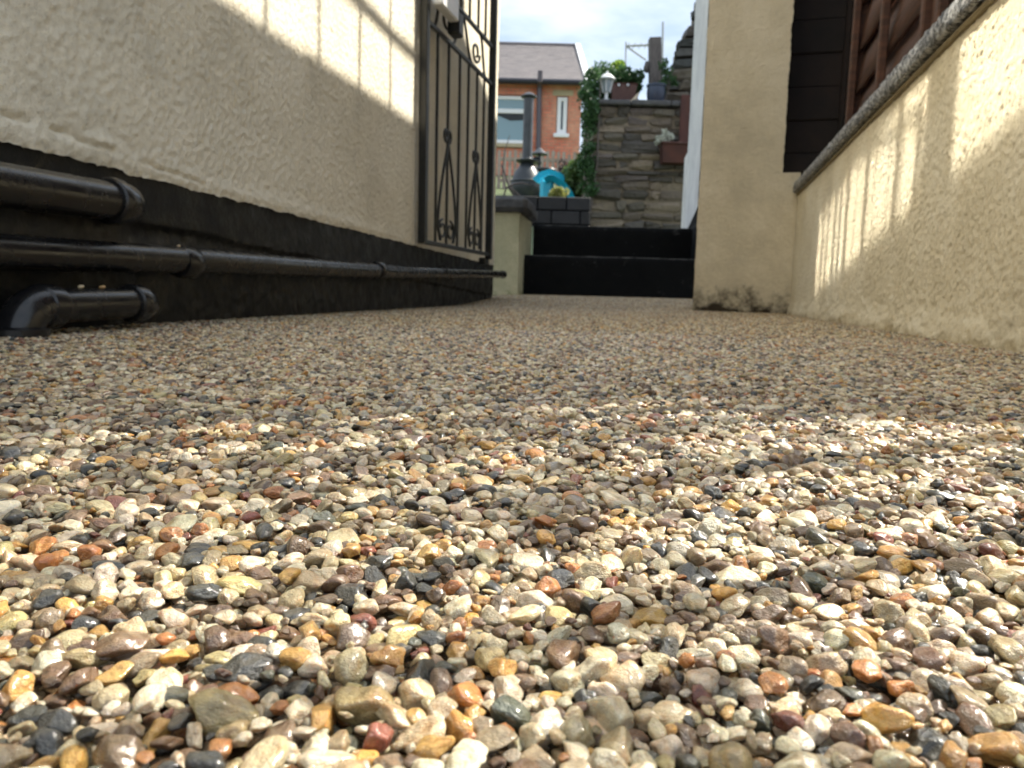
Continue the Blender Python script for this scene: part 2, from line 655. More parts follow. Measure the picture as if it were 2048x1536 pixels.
def sheet(fr, s0, s1, z0, z1, step, tfun, zbot=None, flip=False, wob=0.0):
    """height-field sheet on a wall frame; tfun(s, z) gives the offset along the normal; zbot(s) ragged lower edge"""
    ns, nz = max(2, int((s1 - s0) / step) + 1), max(2, int((z1 - z0) / step) + 1)
    s = np.linspace(s0, s1, ns)[:, None] * np.ones((1, nz))
    zz = np.linspace(0, 1, nz)[None, :] * np.ones((ns, 1))
    zb = z0 + (zbot(s) if zbot is not None else 0)
    z = zb + (z1 - zb) * zz
    t = tfun(s, z) + 0 * s
    if wob:
        s = s + wob * (NA(z / .03, z * 0 + 2) - .5) + wob * .8 * (NB(z / .009, z * 0 + 5) - .5)
    o, d, n = fr
    v = np.stack([o[0] + d[0] * s + n[0] * t, o[1] + d[1] * s + n[1] * t, z], -1).reshape(-1, 3)
    i = np.arange(ns - 1)[:, None] * nz + np.arange(nz - 1)[None, :]
    i = i.ravel()
    q = np.stack([i, i + nz, i + nz + 1, i + 1], -1)
    if flip:
        q = q[:, ::-1]
    return v, q


def join_sheets(lst):
    vs, qs, k = [], [], 0
    for v, q in lst:
        vs.append(v)
        qs.append(q + k)
        k += len(v)
    return np.concatenate(vs), np.concatenate(qs)


# wall frames: s runs away from the camera, t points into the passage
oL, eL = Vector((-.493, .72)), Vector((-.103, 3.604))
dL = (eL - oL).normalized()
nL = Vector((dL.y, -dL.x))
FL = (oL, dL, nL)
LEN_L = (eL - oL).length
oR, eR = Vector((.564, .828)), Vector((1.050, 2.866))
dR = (eR - oR).normalized()
nR = Vector((-dR.y, dR.x))
FR = (oR, dR, nR)
LEN_R = (eR - oR).length


def smooth01(x):
    x = np.clip(x, 0, 1)
    return x * x * (3 - 2 * x)


def ground_z(y):
    return .047 * smooth01((np.asarray(y, float) - 2.7) / 1.6)


#%%PATH
# ------------------------------------------------------------------ the path: resin-bound gravel
path = thing('path', None, None, (0, 0, 0), kind='structure')
ys = np.concatenate([np.linspace(-2.2, 2.6, 13), np.linspace(2.7, 4.4, 12)])
xs = np.linspace(-1.2, 1.6, 6)
gv = np.array([(x, y, float(ground_z(y)) - .0040) for y in ys for x in xs])
gq = [(i * 6 + j, i * 6 + j + 1, (i + 1) * 6 + j + 1, (i + 1) * 6 + j) for i in range(len(ys) - 1) for j in range(5)]
base_mat = noisy('resin_base', (.030, .020, .011), (.07, .045, .024), 700, .16, bumps=((900, 1.0, .0005),))
link('resin_bed', mesh_np('resin_bed', gv, quads=gq), base_mat, path)

PAL = [((.78, .68, .48), 21), ((.88, .83, .71), 27), ((.48, .40, .28), 11), ((.72, .44, .12), 8), ((.56, .24, .06), 5),
       ((.20, .115, .06), 11), ((.24, .165, .11), 8), ((.030, .036, .040), 9), ((.075, .09, .065), 4), ((.28, .075, .045), 2),
       ((.62, .54, .28), 4)]
PW = np.array([w for _, w in PAL], float)
PW /= PW.sum()
PC = np.array([c for c, _ in PAL])


def tints(rs, n):
    c = PC[rs.choice(len(PC), n, p=PW)]
    c = c * rs.uniform(.42, .82, (n, 1)) * rs.uniform(.95, 1.05, (n, 3)) * np.array([1.0, .94, .82])
    return np.clip(c, .01, .8)


def pack(L, radii, seed, gap=.93):
    """periodic dart throwing of discs, large ones first"""
    rs = np.random.RandomState(seed)
    cell = .0029
    n = int(L / cell)
    cell = L / n
    grid = {}
    out = []
    rmax = max(r for r, _ in radii)
    for r_, tries in radii:
        P = rs.rand(tries, 2) * L
        V = rs.uniform(.88, 1.14, tries)
        for (x, y), vv in zip(P, V):
            rr = r_ * vv
            reach = int((rr + rmax) / cell) + 1
            cx, cy = int(x / cell), int(y / cell)
            ok = True
            for i in range(cx - reach, cx + reach + 1):
                for j in range(cy - reach, cy + reach + 1):
                    for (qx, qy, qr) in grid.get((i % n, j % n), ()):
                        dx, dy = abs(qx - x), abs(qy - y)
                        dx, dy = min(dx, L - dx), min(dy, L - dy)
                        if dx * dx + dy * dy < ((qr + rr) * gap) ** 2:
                            ok = False
                            break
                    if not ok:
                        break
                if not ok:
                    break
            if ok:
                grid.setdefault((cx % n, cy % n), []).append((x, y, rr))
                out.append((x, y, rr))
    return np.array(out)


TL = .13
tile = pack(TL, [(.0026, 45), (.0020, 300), (.0016, 1500), (.00122, 5000), (.0009, 10500), (.00066, 9000)], 5, .90)


def icosphere(sub):
    t = (1 + 5 ** .5) / 2
    v = [(-1, t, 0), (1, t, 0), (-1, -t, 0), (1, -t, 0), (0, -1, t), (0, 1, t), (0, -1, -t), (0, 1, -t), (t, 0, -1), (t, 0, 1), (-t, 0, -1), (-t, 0, 1)]
    f = [(0, 11, 5), (0, 5, 1), (0, 1, 7), (0, 7, 10), (0, 10, 11), (1, 5, 9), (5, 11, 4), (11, 10, 2), (10, 7, 6), (7, 1, 8),
         (3, 9, 4), (3, 4, 2), (3, 2, 6), (3, 6, 8), (3, 8, 9), (4, 9, 5), (2, 4, 11), (6, 2, 10), (8, 6, 7), (9, 8, 1)]
    v = [Vector(p).normalized() for p in v]
    for _ in range(sub):
        mid, nf = {}, []

        def m(a, b):
            k = (min(a, b), max(a, b))
            if k not in mid:
                mid[k] = len(v)
                v.append((v[a] + v[b]).normalized())
            return mid[k]
        for a, b, c in f:
            ab, bc, ca = m(a, b), m(b, c), m(c, a)
            nf += [(a, ab, ca), (b, bc, ab), (c, ca, bc), (ab, bc, ca)]
        f = nf
    return np.array([tuple(p) for p in v]), np.array(f)


ICO3, ICO1, ICO2 = icosphere(3), icosphere(1), icosphere(2)


def pebble_shape(ico, seed, sharp=9.0):
    """rounded, faceted stone of radius about 1"""
    rs = np.random.RandomState(seed)
    d, f = ico
    k = rs.randint(7, 13)
    n = rs.normal(size=(k, 3))
    n /= np.linalg.norm(n, axis=1)[:, None]
    h = rs.uniform(.62, 1.08, k)
    q = np.maximum(d @ n.T, 0) / h
    r = (np.sum(q ** sharp, 1) + .82 ** sharp) ** (-1 / sharp)
    w = rs.normal(size=(5, 3)) * 3.0
    ph = rs.rand(5) * 6
    r = r * (1 + .030 * np.sin(d @ w.T + ph).sum(1))
    return d * r[:, None], f


NV = 28
peb_col = bpy.data.collections.new('pebble_shapes')
peb_meshes = []
for k in range(NV):
    v, f = pebble_shape(ICO3, 100 + k, sharp=[11, 18, 30][k % 3])
    me = mesh_np('pebble_shape', v, tris=f, smooth=True)
    me.materials.append(M['pebble'])
    peb_meshes.append(me)
    po = bpy.data.objects.new('pebble_shape_%02d' % k, me)
    peb_col.objects.link(po)


def inside(x, y, mL=.004, mR=.002):
    """between the two walls"""
    tl = (x - oL.x) * nL.x + (y - oL.y) * nL.y
    tr = (x - oR.x) * nR.x + (y - oR.y) * nR.y
    return (tl > -.02) & (tr > -.01)


def place(y0, y1, x0, x1, shift=(0, 0), sink=0.0, seed=0, big=1.0):
    rs = np.random.RandomState(seed)
    i0, i1 = math.floor((x0 - shift[0]) / TL), math.ceil((x1 - shift[0]) / TL)
    j0, j1 = math.floor((y0 - shift[1]) / TL), math.ceil((y1 - shift[1]) / TL)
    P = []
    for i in range(i0, i1):
        for j in range(j0, j1):
            q = tile.copy()
            q[:, 0] += i * TL + shift[0]
            q[:, 1] += j * TL + shift[1]
            P.append(q)
    P = np.concatenate(P)
    k = (P[:, 0] > x0) & (P[:, 0] < x1) & (P[:, 1] >= y0) & (P[:, 1] < y1) & inside(P[:, 0], P[:, 1])
    P = P[k]
    n = len(P)
    r = P[:, 2] * big
    asp = rs.uniform(1.0, 1.45, n)
    sx, sy = r * asp * 1.08, r / asp ** .55 * 1.10
    sz = np.minimum(r * rs.uniform(.60, .98, n), .0022)
    top = np.where(r > .0016, rs.uniform(-.0008, .0008, n), rs.uniform(-.0022, -.0002, n)) - sink
    z = ground_z(P[:, 1]) + top - sz
    rot = np.stack([rs.normal(0, .22, n), rs.normal(0, .22, n), rs.uniform(0, 6.283, n)], -1)
    return P[:, :2], z, np.stack([sx, sy, sz], -1), rot, rs.randint(0, NV, n), tints(rs, n)


def merge(*a):
    return [np.concatenate(x) for x in zip(*a)]


NEAR_END = 1.05
lay1 = place(-.12, NEAR_END, -.62, .72, (0.013, .021), 0, 11)
lay2 = place(.0, .42, -.30, .30, (.071, .113), .0030, 12)
xy, pz, psc, prot, pid, pcol = merge(lay1, lay2)
# the 300 pebbles that show largest are objects of their own
px_, py_ = xy[:, 0], xy[:, 1]
depth = py_ * fw.y + (pz - CAM_H) * fw.z
sxp = np.abs(px_) / np.maximum(depth, 1e-3)
up = py_ * cu.y + (pz - CAM_H) * cu.z
inview = (depth > .06) & (sxp < .70) & (up / np.maximum(depth, 1e-3) > -.525)
n1 = len(lay1[1])
score = np.where(inview & (np.arange(len(px_)) < n1), psc[:, :2].prod(1) ** .5 / np.maximum(depth, 1e-3), 0)
pick = np.argsort(-score)[:300]
for i in pick:
    o = bpy.data.objects.new('pebble', peb_meshes[int(pid[i])])
    COL.objects.link(o)
    o.parent = path
    o.location = (px_[i], py_[i], pz[i])
    o.rotation_euler = tuple(float(q) for q in prot[i])
    o.scale = tuple(float(q) for q in psc[i])
    o['tint'] = [float(q) for q in pcol[i]]
keep = np.ones(len(px_), bool)
keep[pick] = False

pm = bpy.data.meshes.new('gravel_points')
kk = np.where(keep)[0]
pm.vertices.add(len(kk))
pm.vertices.foreach_set('co', np.stack([px_[kk], py_[kk], pz[kk]], -1).astype(np.float32).ravel())
for nm, ty, dat in (('rot', 'FLOAT_VECTOR', prot[kk]), ('scl', 'FLOAT_VECTOR', psc[kk]), ('tintv', 'FLOAT_VECTOR', pcol[kk])):
    pm.attributes.new(nm, ty, 'POINT').data.foreach_set('vector', dat.astype(np.float32).ravel())
pm.attributes.new('pid', 'INT', 'POINT').data.foreach_set('value', pid[kk].astype(np.int32))
gravel = link('gravel', pm, None, path)
gravel['kind'] = 'stuff'
ng = bpy.data.node_groups.new('gravel_scatter', 'GeometryNodeTree')
ng.interface.new_socket('Geometry', in_out='INPUT', socket_type='NodeSocketGeometry')
ng.interface.new_socket('Geometry', in_out='OUTPUT', socket_type='NodeSocketGeometry')
N = ng.nodes
gi, go = N.new('NodeGroupInput'), N.new('NodeGroupOutput')
ci = N.new('GeometryNodeCollectionInfo')
ci.inputs['Collection'].default_value = peb_col
ci.inputs['Separate Children'].default_value = True
ci.inputs['Reset Children'].default_value = True
iop = N.new('GeometryNodeInstanceOnPoints')
iop.inputs['Pick Instance'].default_value = True


def na(name, ty):
    a = N.new('GeometryNodeInputNamedAttribute')
    a.data_type = ty
    a.inputs['Name'].default_value = name
    return [s for s in a.outputs if s.enabled and s.name == 'Attribute'][0]


e2r = N.new('FunctionNodeEulerToRotation')
ng.links.new(na('rot', 'FLOAT_VECTOR'), e2r.inputs[0])
ng.links.new(gi.outputs[0], iop.inputs['Points'])
ng.links.new(ci.outputs[0], iop.inputs['Instance'])
ng.links.new(na('pid', 'INT'), iop.inputs['Instance Index'])
ng.links.new(e2r.outputs[0], iop.inputs['Rotation'])
ng.links.new(na('scl', 'FLOAT_VECTOR'), iop.inputs['Scale'])
sna = N.new('GeometryNodeStoreNamedAttribute')
sna.data_type = 'FLOAT_VECTOR'
sna.domain = 'INSTANCE'
sna.inputs['Name'].default_value = 'tint'
ng.links.new(iop.outputs[0], sna.inputs['Geometry'])
ng.links.new(na('tintv', 'FLOAT_VECTOR'), [s for s in sna.inputs if s.enabled and s.name == 'Value'][0])
ng.links.new(sna.outputs[0], go.inputs[0])
md = gravel.modifiers.new('scatter', 'NODES')
md.node_group = ng

# farther on the same gravel is joined: real low stones, too small to pick apart
fv, ff, fc = [], [], []
low = [pebble_shape(ICO1, 500 + k, 8) for k in range(12)]
far = place(NEAR_END, 4.62, -.50, 1.35, (.013, .021), 0, 21, big=1.0)
(fxy, fz, fs, fr_, fid, fcol) = far
sel = fs[:, 0] > .0013
fxy, fz, fs, fr_, fid, fcol = fxy[sel], fz[sel], fs[sel], fr_[sel], fid[sel], fcol[sel]
half = {}
for k in range(12):
    v, f = low[k]
    up_f = [t for t in f if (v[t].mean(0)[2] > -.15)]
    used = sorted(set(int(i) for t in up_f for i in t))
    mp_ = {o_: n_ for n_, o_ in enumerate(used)}
    half[k] = (v[used], np.array([[mp_[int(i)] for i in t] for t in up_f]))
off = 0
for k in range(12):
    idx = np.where(fid % 12 == k)[0]
    if not len(idx):
        continue
    v, f = half[k]
    c, s_ = np.cos(fr_[idx, 2]), np.sin(fr_[idx, 2])
    vv = v[None] * fs[idx][:, None, :]
    X = vv[..., 0] * c[:, None] - vv[..., 1] * s_[:, None] + fxy[idx, 0][:, None]
    Y = vv[..., 0] * s_[:, None] + vv[..., 1] * c[:, None] + fxy[idx, 1][:, None]
    Z = vv[..., 2] + fz[idx][:, None]
    fv.append(np.stack([X, Y, Z], -1).reshape(-1, 3))
    ff.append((f[None] + (np.arange(len(idx)) * len(v))[:, None, None] + off).reshape(-1, 3))
    fc.append(np.repeat(fcol[idx], len(v), 0))
    off += len(idx) * len(v)
fme = mesh_np('gravel_far', np.concatenate(fv), tris=np.concatenate(ff), smooth=True)
fcol_a = fme.attributes.new('tint', 'FLOAT_VECTOR', 'POINT')
if len(fcol_a.data) == off:
    fcol_a.data.foreach_set('vector', np.concatenate(fc).astype(np.float32).ravel())
fo = link('gravel_beyond', fme, M['pebble_far'], path)
fo['kind'] = 'stuff'
print('PEBBLES near', len(kk), 'far', len(fxy), 'tris', len(fme.polygons))
#%%END

# ------------------------------------------------------------------ ground: garden slope climbing away to the horizon
gy = [4.62, 5.75, 5.76, 7.2, 7.5, 9.5, 13, 19, 26, 60, 200, 600]
gz = [.455, .455, .70, .90, .95, 1.22, 1.80, 2.95, 3.4, 3.6, 3.6, 3.6]
gx = [-500, -60, -12, -4, .61, .62, 12, 60, 500]
v = [(x, y, (.455 if (.6 < x < 13 and y < 7.3) else z)) for y, z in zip(gy, gz) for x in gx]
q = [(i * 9 + j, i * 9 + j + 1, (i + 1) * 9 + j + 1, (i + 1) * 9 + j) for i in range(len(gy) - 1) for j in range(8)]
tag(link('garden_ground', mesh_np('garden_ground', v, quads=q), M['lawn']), kind='structure')
v = [(x, y, -.012) for y in (-300, -2.2, 4.61) for x in (-300, -60, -12, 0, 12, 60, 300)]
q = [(i * 7 + j, i * 7 + j + 1, (i + 1) * 7 + j + 1, (i + 1) * 7 + j) for i in range(2) for j in range(6)]
tag(link('ground', mesh_np('ground', v, quads=q), M['soil']), kind='structure')

# ------------------------------------------------------------------ left house wall
BACK = -1.1
RB, TOPZ = .18, 2.55         # bottom of the render, top of the wall
WS0, WS1, WZ0, WZ1 = .98, 2.72, 1.66, 2.10   # window opening
hw = thing('house_wall', 'cream roughcast house wall with a black painted plinth, on the drain pipe side', 'wall', frp(FL, 0, 0, 0))


def zb_left(s):
    return .0035 * (NB(s / .02, s * 0 + 4) - .5) + .002 * (NA(s / .006, s * 0) - .5)


def t_left(s, z):
    t = roughcast(s, z)
    t = t + .0025 * np.exp(-((z - RB - .012) / .010) ** 2) * (1 - smooth01((s - .9) / .8))      # thick drip edge
    crack = np.abs(z - (RB + .030 - .045 * (s + .03) + .004 * (NC(s / .02, s * 0 + 2) - .5)))
    t = t - .006 * np.exp(-(crack / .0022) ** 2) * (smooth01((.42 - s) / .1)) * (NC(s / .03, s * 0 + 8) > .30)
    chip = np.exp(-(((s - .155) / .02) ** 2 + ((z - RB - .026) / .009) ** 2))
    return t + .005 * chip


sh = [sheet(FL, 0, LEN_L, RB, 1.40, .0036, t_left, zb_left)]


def flat(fr, a, b, z0, z1, t=.002):
    return sheet(fr, a, b, z0, z1, 99, lambda s, z: t)


sh += [sheet(FL, BACK, 0, RB, TOPZ, .05, lambda s, z: .002 + 0 * s),
       flat(FL, 0, WS0, 1.40, TOPZ), flat(FL, WS1, LEN_L, 1.40, TOPZ), flat(FL, WS0, WS1, 1.40, WZ0), flat(FL, WS0, WS1, WZ1, TOPZ)]
v, q = join_sheets(sh)
link('render_coat', mesh_np('render_coat', v, quads=q, smooth=True), M['left_render'], hw)
mb = MB()
mb.box((BACK, -.30, .0), (LEN_L - .004, -.10, TOPZ - .004), fr=FL)           # core
mb.box((LEN_L - .16, -.098, RB), (LEN_L, -.0005, TOPZ - .002), fr=FL)        # end return
mb.box((BACK, -.098, RB), (LEN_L - .162, -.012, RB + .03), fr=FL)
for (a, b, c, d) in ((WS0 - .004, WS0, WZ0, WZ1), (WS1, WS1 + .004, WZ0, WZ1), (WS0, WS1, WZ1, WZ1 + .004), (WS0, WS1, WZ0 - .004, WZ0)):
    mb.box((a, -.099, c), (b, .0015, d), fr=FL)
mb.build('wall_core', M['left_render'], hw)


def t_plinth(s, z):
    edge = .128 - .032 * s + .006 * (NB(s / .05, s * 0) - .5) + .003 * (NA(s / .012, s * 0) - .5)
    proud = smooth01((z - edge) / .004)
    rough = .0045 * NA.fbm(s / .014, z / .010, 3) * smooth01((1.5 - s) / .8)
    return -.004 + .0035 * proud + (1 - proud) * (rough - .006) + .0006 * NB(s / .01, z / .01)


v, q = join_sheets([sheet(FL, 0, LEN_L, -.01, RB + .004, .004, t_plinth), sheet(FL, BACK, 0, -.01, RB + .004, .05, lambda s, z: -.006 + 0 * s)])
pl = link('plinth', mesh_np('plinth', v, quads=q, smooth=True), M['black_paint'], hw)
mb = MB()
mb.box((LEN_L - .16, -.098, -.01), (LEN_L + .001, -.005, RB - .001), fr=FL)
mb.build('plinth_end', M['black_paint'], hw)
win = MB()
fwid = .05
for (a, b, c, d) in ((WS0, WS1, WZ0, WZ0 + fwid), (WS0, WS1, WZ1 - fwid, WZ1), (WS0, WS0 + fwid, WZ0 + fwid, WZ1 - fwid), (WS1 - fwid, WS1, WZ0 + fwid, WZ1 - fwid)):
    win.box((a, -.075, c), (b, -.030, d), .004, fr=FL)
wobj = win.build('window', M['white_plastic'], hw)
# the bars stand where the patch of reflected sun is striped
bars = [(1.445, .070), (1.705, .011), (1.968, .010), (2.198, .010), (2.36, .009), (2.47, .007), (2.56, .007)]
wpane = MB().box((WS0 + fwid, -.064, WZ0 + fwid), (WS1 - fwid, -.056, WZ1 - fwid), fr=FL).build('pane', M['window_glass'], wobj)
for s_, wd in bars:
    MB().box((s_ - wd, -.054, WZ0 + fwid), (s_ + wd, -.040, WZ1 - fwid), .002, fr=FL).build('glazing_bar', M['white_plastic'], wobj)
MB().box((WS0 - .04, -.03, WZ0 - .05), (WS1 + .04, .05, WZ0 - .005), .006, fr=FL).build('window_sill', M['white_plastic'], hw)
MB().box((BACK, -.31, TOPZ), (LEN_L + .03, .04, TOPZ + .05), .008, fr=FL).build('wall_coping', M['slate'], hw)


# ------------------------------------------------------------------ pipes along the left wall
def pipe(root, pts, rad, name='pipe', seg=28):
    return MB().tube(pts, rad, seg).build(name, M['plastic'], root, smooth=True)


def collar(root, fr, s, t, z, rad, wid, dz=0.0, name='coupling'):
    p0, p1 = Vector(frp(fr, s - wid / 2, t, z - dz * wid / 2)), Vector(frp(fr, s + wid / 2, t, z + dz * wid / 2))
    d = p1 - p0
    prof = [(0, rad * .90), (0, rad), (.10, rad * 1.10), (.5, rad * 1.13), (.90, rad * 1.10), (1, rad), (1, rad * .9)]
    return MB().tube([p0 + d * (a + i * 1e-4) for i, (a, _) in enumerate(prof)], [b for _, b in prof], 28).build(name, M['plastic'], root, smooth=True)


def bend(fr, s0, t0, z0, ang0, axis, rad, n=9):
    pass


# upper pipe, coming from the left edge and turning into the wall
pa = thing('drain_pipe', 'thick black waste pipe at the top left, its elbow turning into the plinth', 'pipe', frp(FL, 0, .03, .12))
zA0, zA1 = .1355, .1390
sA = .127
pts = [frp(FL, s, .034, zA0 + (zA1 - zA0) * s / sA) for s in (-1.4, -.7, 0, .1, sA)]
pipe(pa, pts, .0205)
el = [frp(FL, sA + .004 + .036 * math.sin(a), .034 - .036 * (1 - math.cos(a)), zA1) for a in np.linspace(0, R(90), 10)]
MB().tube(el, [.0228] * 9 + [.0225], 28).build('elbow', M['plastic'], pa, smooth=True)
collar(pa, FL, sA - .004, .034, zA1, .0226, .016)

# long thin pipe
pb = thing('drain_pipe', 'long thin black pipe running the whole plinth past the wall corner', 'pipe', frp(FL, 0, .03, .08))


def zBf(s):
    return .076 + .0215 * s


sb = [-1.4, -.5, 0, .3, .6, .9, 1.1, 1.5, 1.9, 2.3, 2.7, 2.93, 3.0]
tb = [.026, .026, .026, .026, .026, .025, .024, .024, .024, .026, .032, .036, .036]
pipe(pb, [frp(FL, s, t, zBf(s) - .006 * max(0, math.sin((s - .3) * 1.3))) for s, t in zip(sb, tb)], .0168)
for s in (.277, 1.085):
    collar(pb, FL, s, .0255, zBf(s) - .003, .0182, .036)
collar(pb, FL, 2.97, .036, zBf(2.97), .0175, .05, name='end_socket')
for s in (1.75, 2.5):
    MB().tube([frp(FL, s + .009 * 0, .024 + .0175 * math.cos(a), zBf(s) + .0175 * math.sin(a)) for a in np.linspace(0, 2 * math.pi, 24)], .0022, 6, cap=False).build('pipe_clip', M['plastic'], pb, smooth=True)

# low pipe with an elbow at both ends
pc = thing('drain_pipe', 'short fat black pipe with two elbows lying lowest at the bottom left', 'pipe', frp(FL, 0, .03, .03))
zC = .026
s0c, s1c = .004, .147
pipe(pc, [frp(FL, s0c, .042, zC), frp(FL, (s0c + s1c) / 2, .042, zC + .001), frp(FL, s1c, .042, zC + .002)], .0170)
el = [frp(FL, s0c - .030 * math.sin(a), .042, zC - .030 * (1 - math.cos(a))) for a in np.linspace(0, R(90), 10)] 
MB().tube(el, .0195, 28).build('elbow', M['plastic'], pc, smooth=True)
el = [frp(FL, s1c + .032 * math.sin(a), .042 - .032 * (1 - math.cos(a)), zC + .002) for a in np.linspace(0, R(90), 10)]
MB().tube(el, .0192, 28).build('elbow', M['plastic'], pc, smooth=True)
collar(pc, FL, s0c + .006, .042, zC, .0192, .022)
collar(pc, FL, s1c - .004, .042, zC + .002, .0192, .018)
mb = MB().lathe([(.026, -.004), (.026, .004), (.021, .006)], (*frp(FL, s0c - .030, .042, 0)[:2], .002), 28)
mb.build('floor_socket', M['plastic'], pc, smooth=True)


def stone_mesh(seed, scale, ico=ICO2):
    v, f = pebble_shape(ico, seed, 12)
    return mesh_np('stone', v * np.array(scale), tris=f, smooth=True)


for k, (s, t, z, lab) in enumerate(((.058, .043, .0455, 'pale grit stone lying on the lowest pipe, nearer its left elbow'),
                                    (.088, .044, .0455, 'tan grit stone on the middle of the lowest pipe'),
                                    (.258, .028, .0990, 'tiny pale stone beside the coupling of the long pipe'))):
    o = link('grit_stone', stone_mesh(40 + k, (.0030, .0024, .0016)), M['pebble'])
    o.location = frp(FL, s, t, z)
    o['tint'] = [.7, .6, .4] if k != 1 else [.5, .34, .15]
    tag(o, lab, 'stone', 'loose grit on the pipes')

# ------------------------------------------------------------------ wrought iron gate standing open against the left wall
GN = at(845, 490, 2.20)
GF = at(977, 514, 2.86)
gd = Vector((GF.x - GN.x, GF.y - GN.y))
GW = gd.length
gd.normalize()
gn = Vector((gd.y, -gd.x))
FG = (Vector((GN.x, GN.y)), gd, gn)
gz0 = .187
gate = thing('metal_gate', 'black wrought iron gate with scrolls standing open against the cream wall', 'gate', frp(FG, GW / 2, 0, 0))


def guv(px, py):
    d = ray(px, py)
    c = Vector((0, 0, CAM_H))
    k = ((GN.x * gn.x + GN.y * gn.y)) / (d.x * gn.x + d.y * gn.y)
    p = c + d * k
    return (p.x - GN.x) * gd.x + (p.y - GN.y) * gd.y, p.z


GTOP = 1.85


def gbar(name, u0_, z0, u1_, z1, w=.006, dpt=.006):
    return MB().tube([frp(FG, u0_, 0, z0), frp(FG, u1_, 0, z1)], w, 8).build(name, M['gate_paint'], gate, smooth=True)


for uu in (0.0, GW):
    MB().box((uu - .0115, -.0115, gz0 - (.012 if uu else 0)), (uu + .0115, .0115, GTOP), .002, fr=FG).build('frame_stile', M['gate_paint'], gate)
zr1, zr2 = guv(857, 44)[1], guv(978, 87)[1]
for zz, ww in ((gz0 + .006, .006), (zr1, .006), (zr2, .006), (GTOP - .01, .008)):
    MB().box((.0116, -.006, zz - ww), (GW - .0116, .006, zz + ww), .0015, fr=FG).build('rail', M['gate_paint'], gate)
ub = [guv(px, py)[0] for px, py in ((871, 430), (893, 430), (915, 430), (932, 440), (949, 440), (963, 440))]
for u in ub:
    gbar('bar', u, gz0 + .012, u, zr1 - .006, .0045)
    gbar('bar', u, zr2 + .006, u, GTOP - .018, .0045)


def ring(name, cu_, cz, ra, rb=None, w=.0035, a0=0, a1=360, n=20, shrink=1.0):
    rb = rb or ra
    pts = []
    for k in range(n + 1):
        a = R(a0 + (a1 - a0) * k / n)
        q = 1 - (1 - shrink) * k / n
        pts.append(frp(FG, cu_ + ra * q * math.cos(a), 0, cz + rb * q * math.sin(a)))
    return MB().tube(pts, w, 7).build(name, M['gate_paint'], gate, smooth=True)


for (ui, apex) in ((1, guv(893, 285)[1]), (4, guv(949, 325)[1])):
    uc = ub[ui]
    half_w = (ub[ui + 1] - ub[ui - 1]) / 2 * .86
    # lance: two bowed strips that meet at the apex and curl inwards at the foot
    for sgn in (-1, 1):
        pts = []
        for k in range(15):
            a = k / 14
            pts.append(frp(FG, uc + sgn * half_w * math.sin(a * math.pi / 2) ** 1.0 * (1 if a < .85 else 1 - (a - .85) * 2.2), .002, apex - (apex - gz0 - .02) * a))
        MB().tube(pts, .0045, 7).build('lance_strip', M['gate_paint'], gate, smooth=True)
        ring('scroll', uc + sgn * half_w * .42, gz0 + .055, half_w * .40, .030, .004, 90, 90 + sgn * -430, 26, .45)
        ring('scroll', uc + sgn * .016, apex + .022, .015, .020, .0045, -90, -90 + sgn * 400, 22, .5)
# scroll work between the two middle rails
mid = (zr1 + zr2) / 2
hh = (zr2 - zr1) / 2
for c_, k_ in ((GW * .27, 1), (GW * .70, -1)):
    ring('scroll', c_, mid - .01, .042, hh * .55, .0045, 0, 420 * k_, 26, .4)
    pts = [frp(FG, c_ + k_ * (.05 + .10 * a), 0, mid - hh * .9 * math.cos(a * math.pi)) for a in np.linspace(0, 1, 12)]
    MB().tube(pts, .0045, 7).build('scroll', M['gate_paint'], gate, smooth=True)
    pts = [frp(FG, c_ - k_ * (.05 + .06 * a), 0, mid + hh * .9 * math.cos(a * math.pi)) for a in np.linspace(0, 1, 12)]
    MB().tube(pts, .0045, 7).build('scroll', M['gate_paint'], gate, smooth=True)
MB().box((.02, .010, zr1 + .045), (.17, .042, zr1 + .135), .004, fr=FG).build('letter_box', M['white_plastic'], gate)
MB().box((.175, .002, zr1 + .015), (.225, .040, zr1 + .085), .006, fr=FG).build('latch', M['gate_paint'], gate)
MB().box((GW - .03, -.030, gz0 - .030), (GW + .035, -.006, gz0 - .006), .004, fr=FG).build('hinge', M['gate_paint'], gate)

# ------------------------------------------------------------------ left pier beyond the house corner
pier = thing('gate_pier', 'low cream pier with a dark mossy cap left of the black steps', 'pier', (-.02, 4.3, 0))
FP = (Vector((-.20, 4.08)), Vector((.15, .989)), Vector((.989, -.15)))
px1 = .215
PZT = .475


def tp(s, z):
    return px1 + .8 * roughcast(s, z, .003)


FPx = (Vector((-.20, 4.08)), Vector((.989, -.15)), Vector((-.15, -.989)))
v, q = join_sheets([sheet(FP, 0, .52, .03, PZT, .008, tp), sheet(FPx, 0, px1 + .003, 0.0, PZT, .008, lambda s, z: roughcast(s + 5, z, .003), flip=True)])
link('pier_coat', mesh_np('pier_coat', v, quads=q, smooth=True), M['pier_render'], pier)
MB().box((.004, -.03, .0), (.52, px1 - .004, PZT), fr=FP).build('pier_core', M['pier_render'], pier)
for k, (s0_, s1_) in enumerate(((-.05, .20), (.21, .40), (.41, .60))):
    MB().box((s0_, -.05, PZT + .002), (s1_, px1 + .05 - .01 * k, PZT + .085 + .012 * (k % 2)), .022, fr=FP).build('cap_stone', M['slate'], pier)

# ------------------------------------------------------------------ black steps
st = thing('steps', 'two black painted concrete steps crossing the end of the path', 'steps', (.55, 4.4, .05))


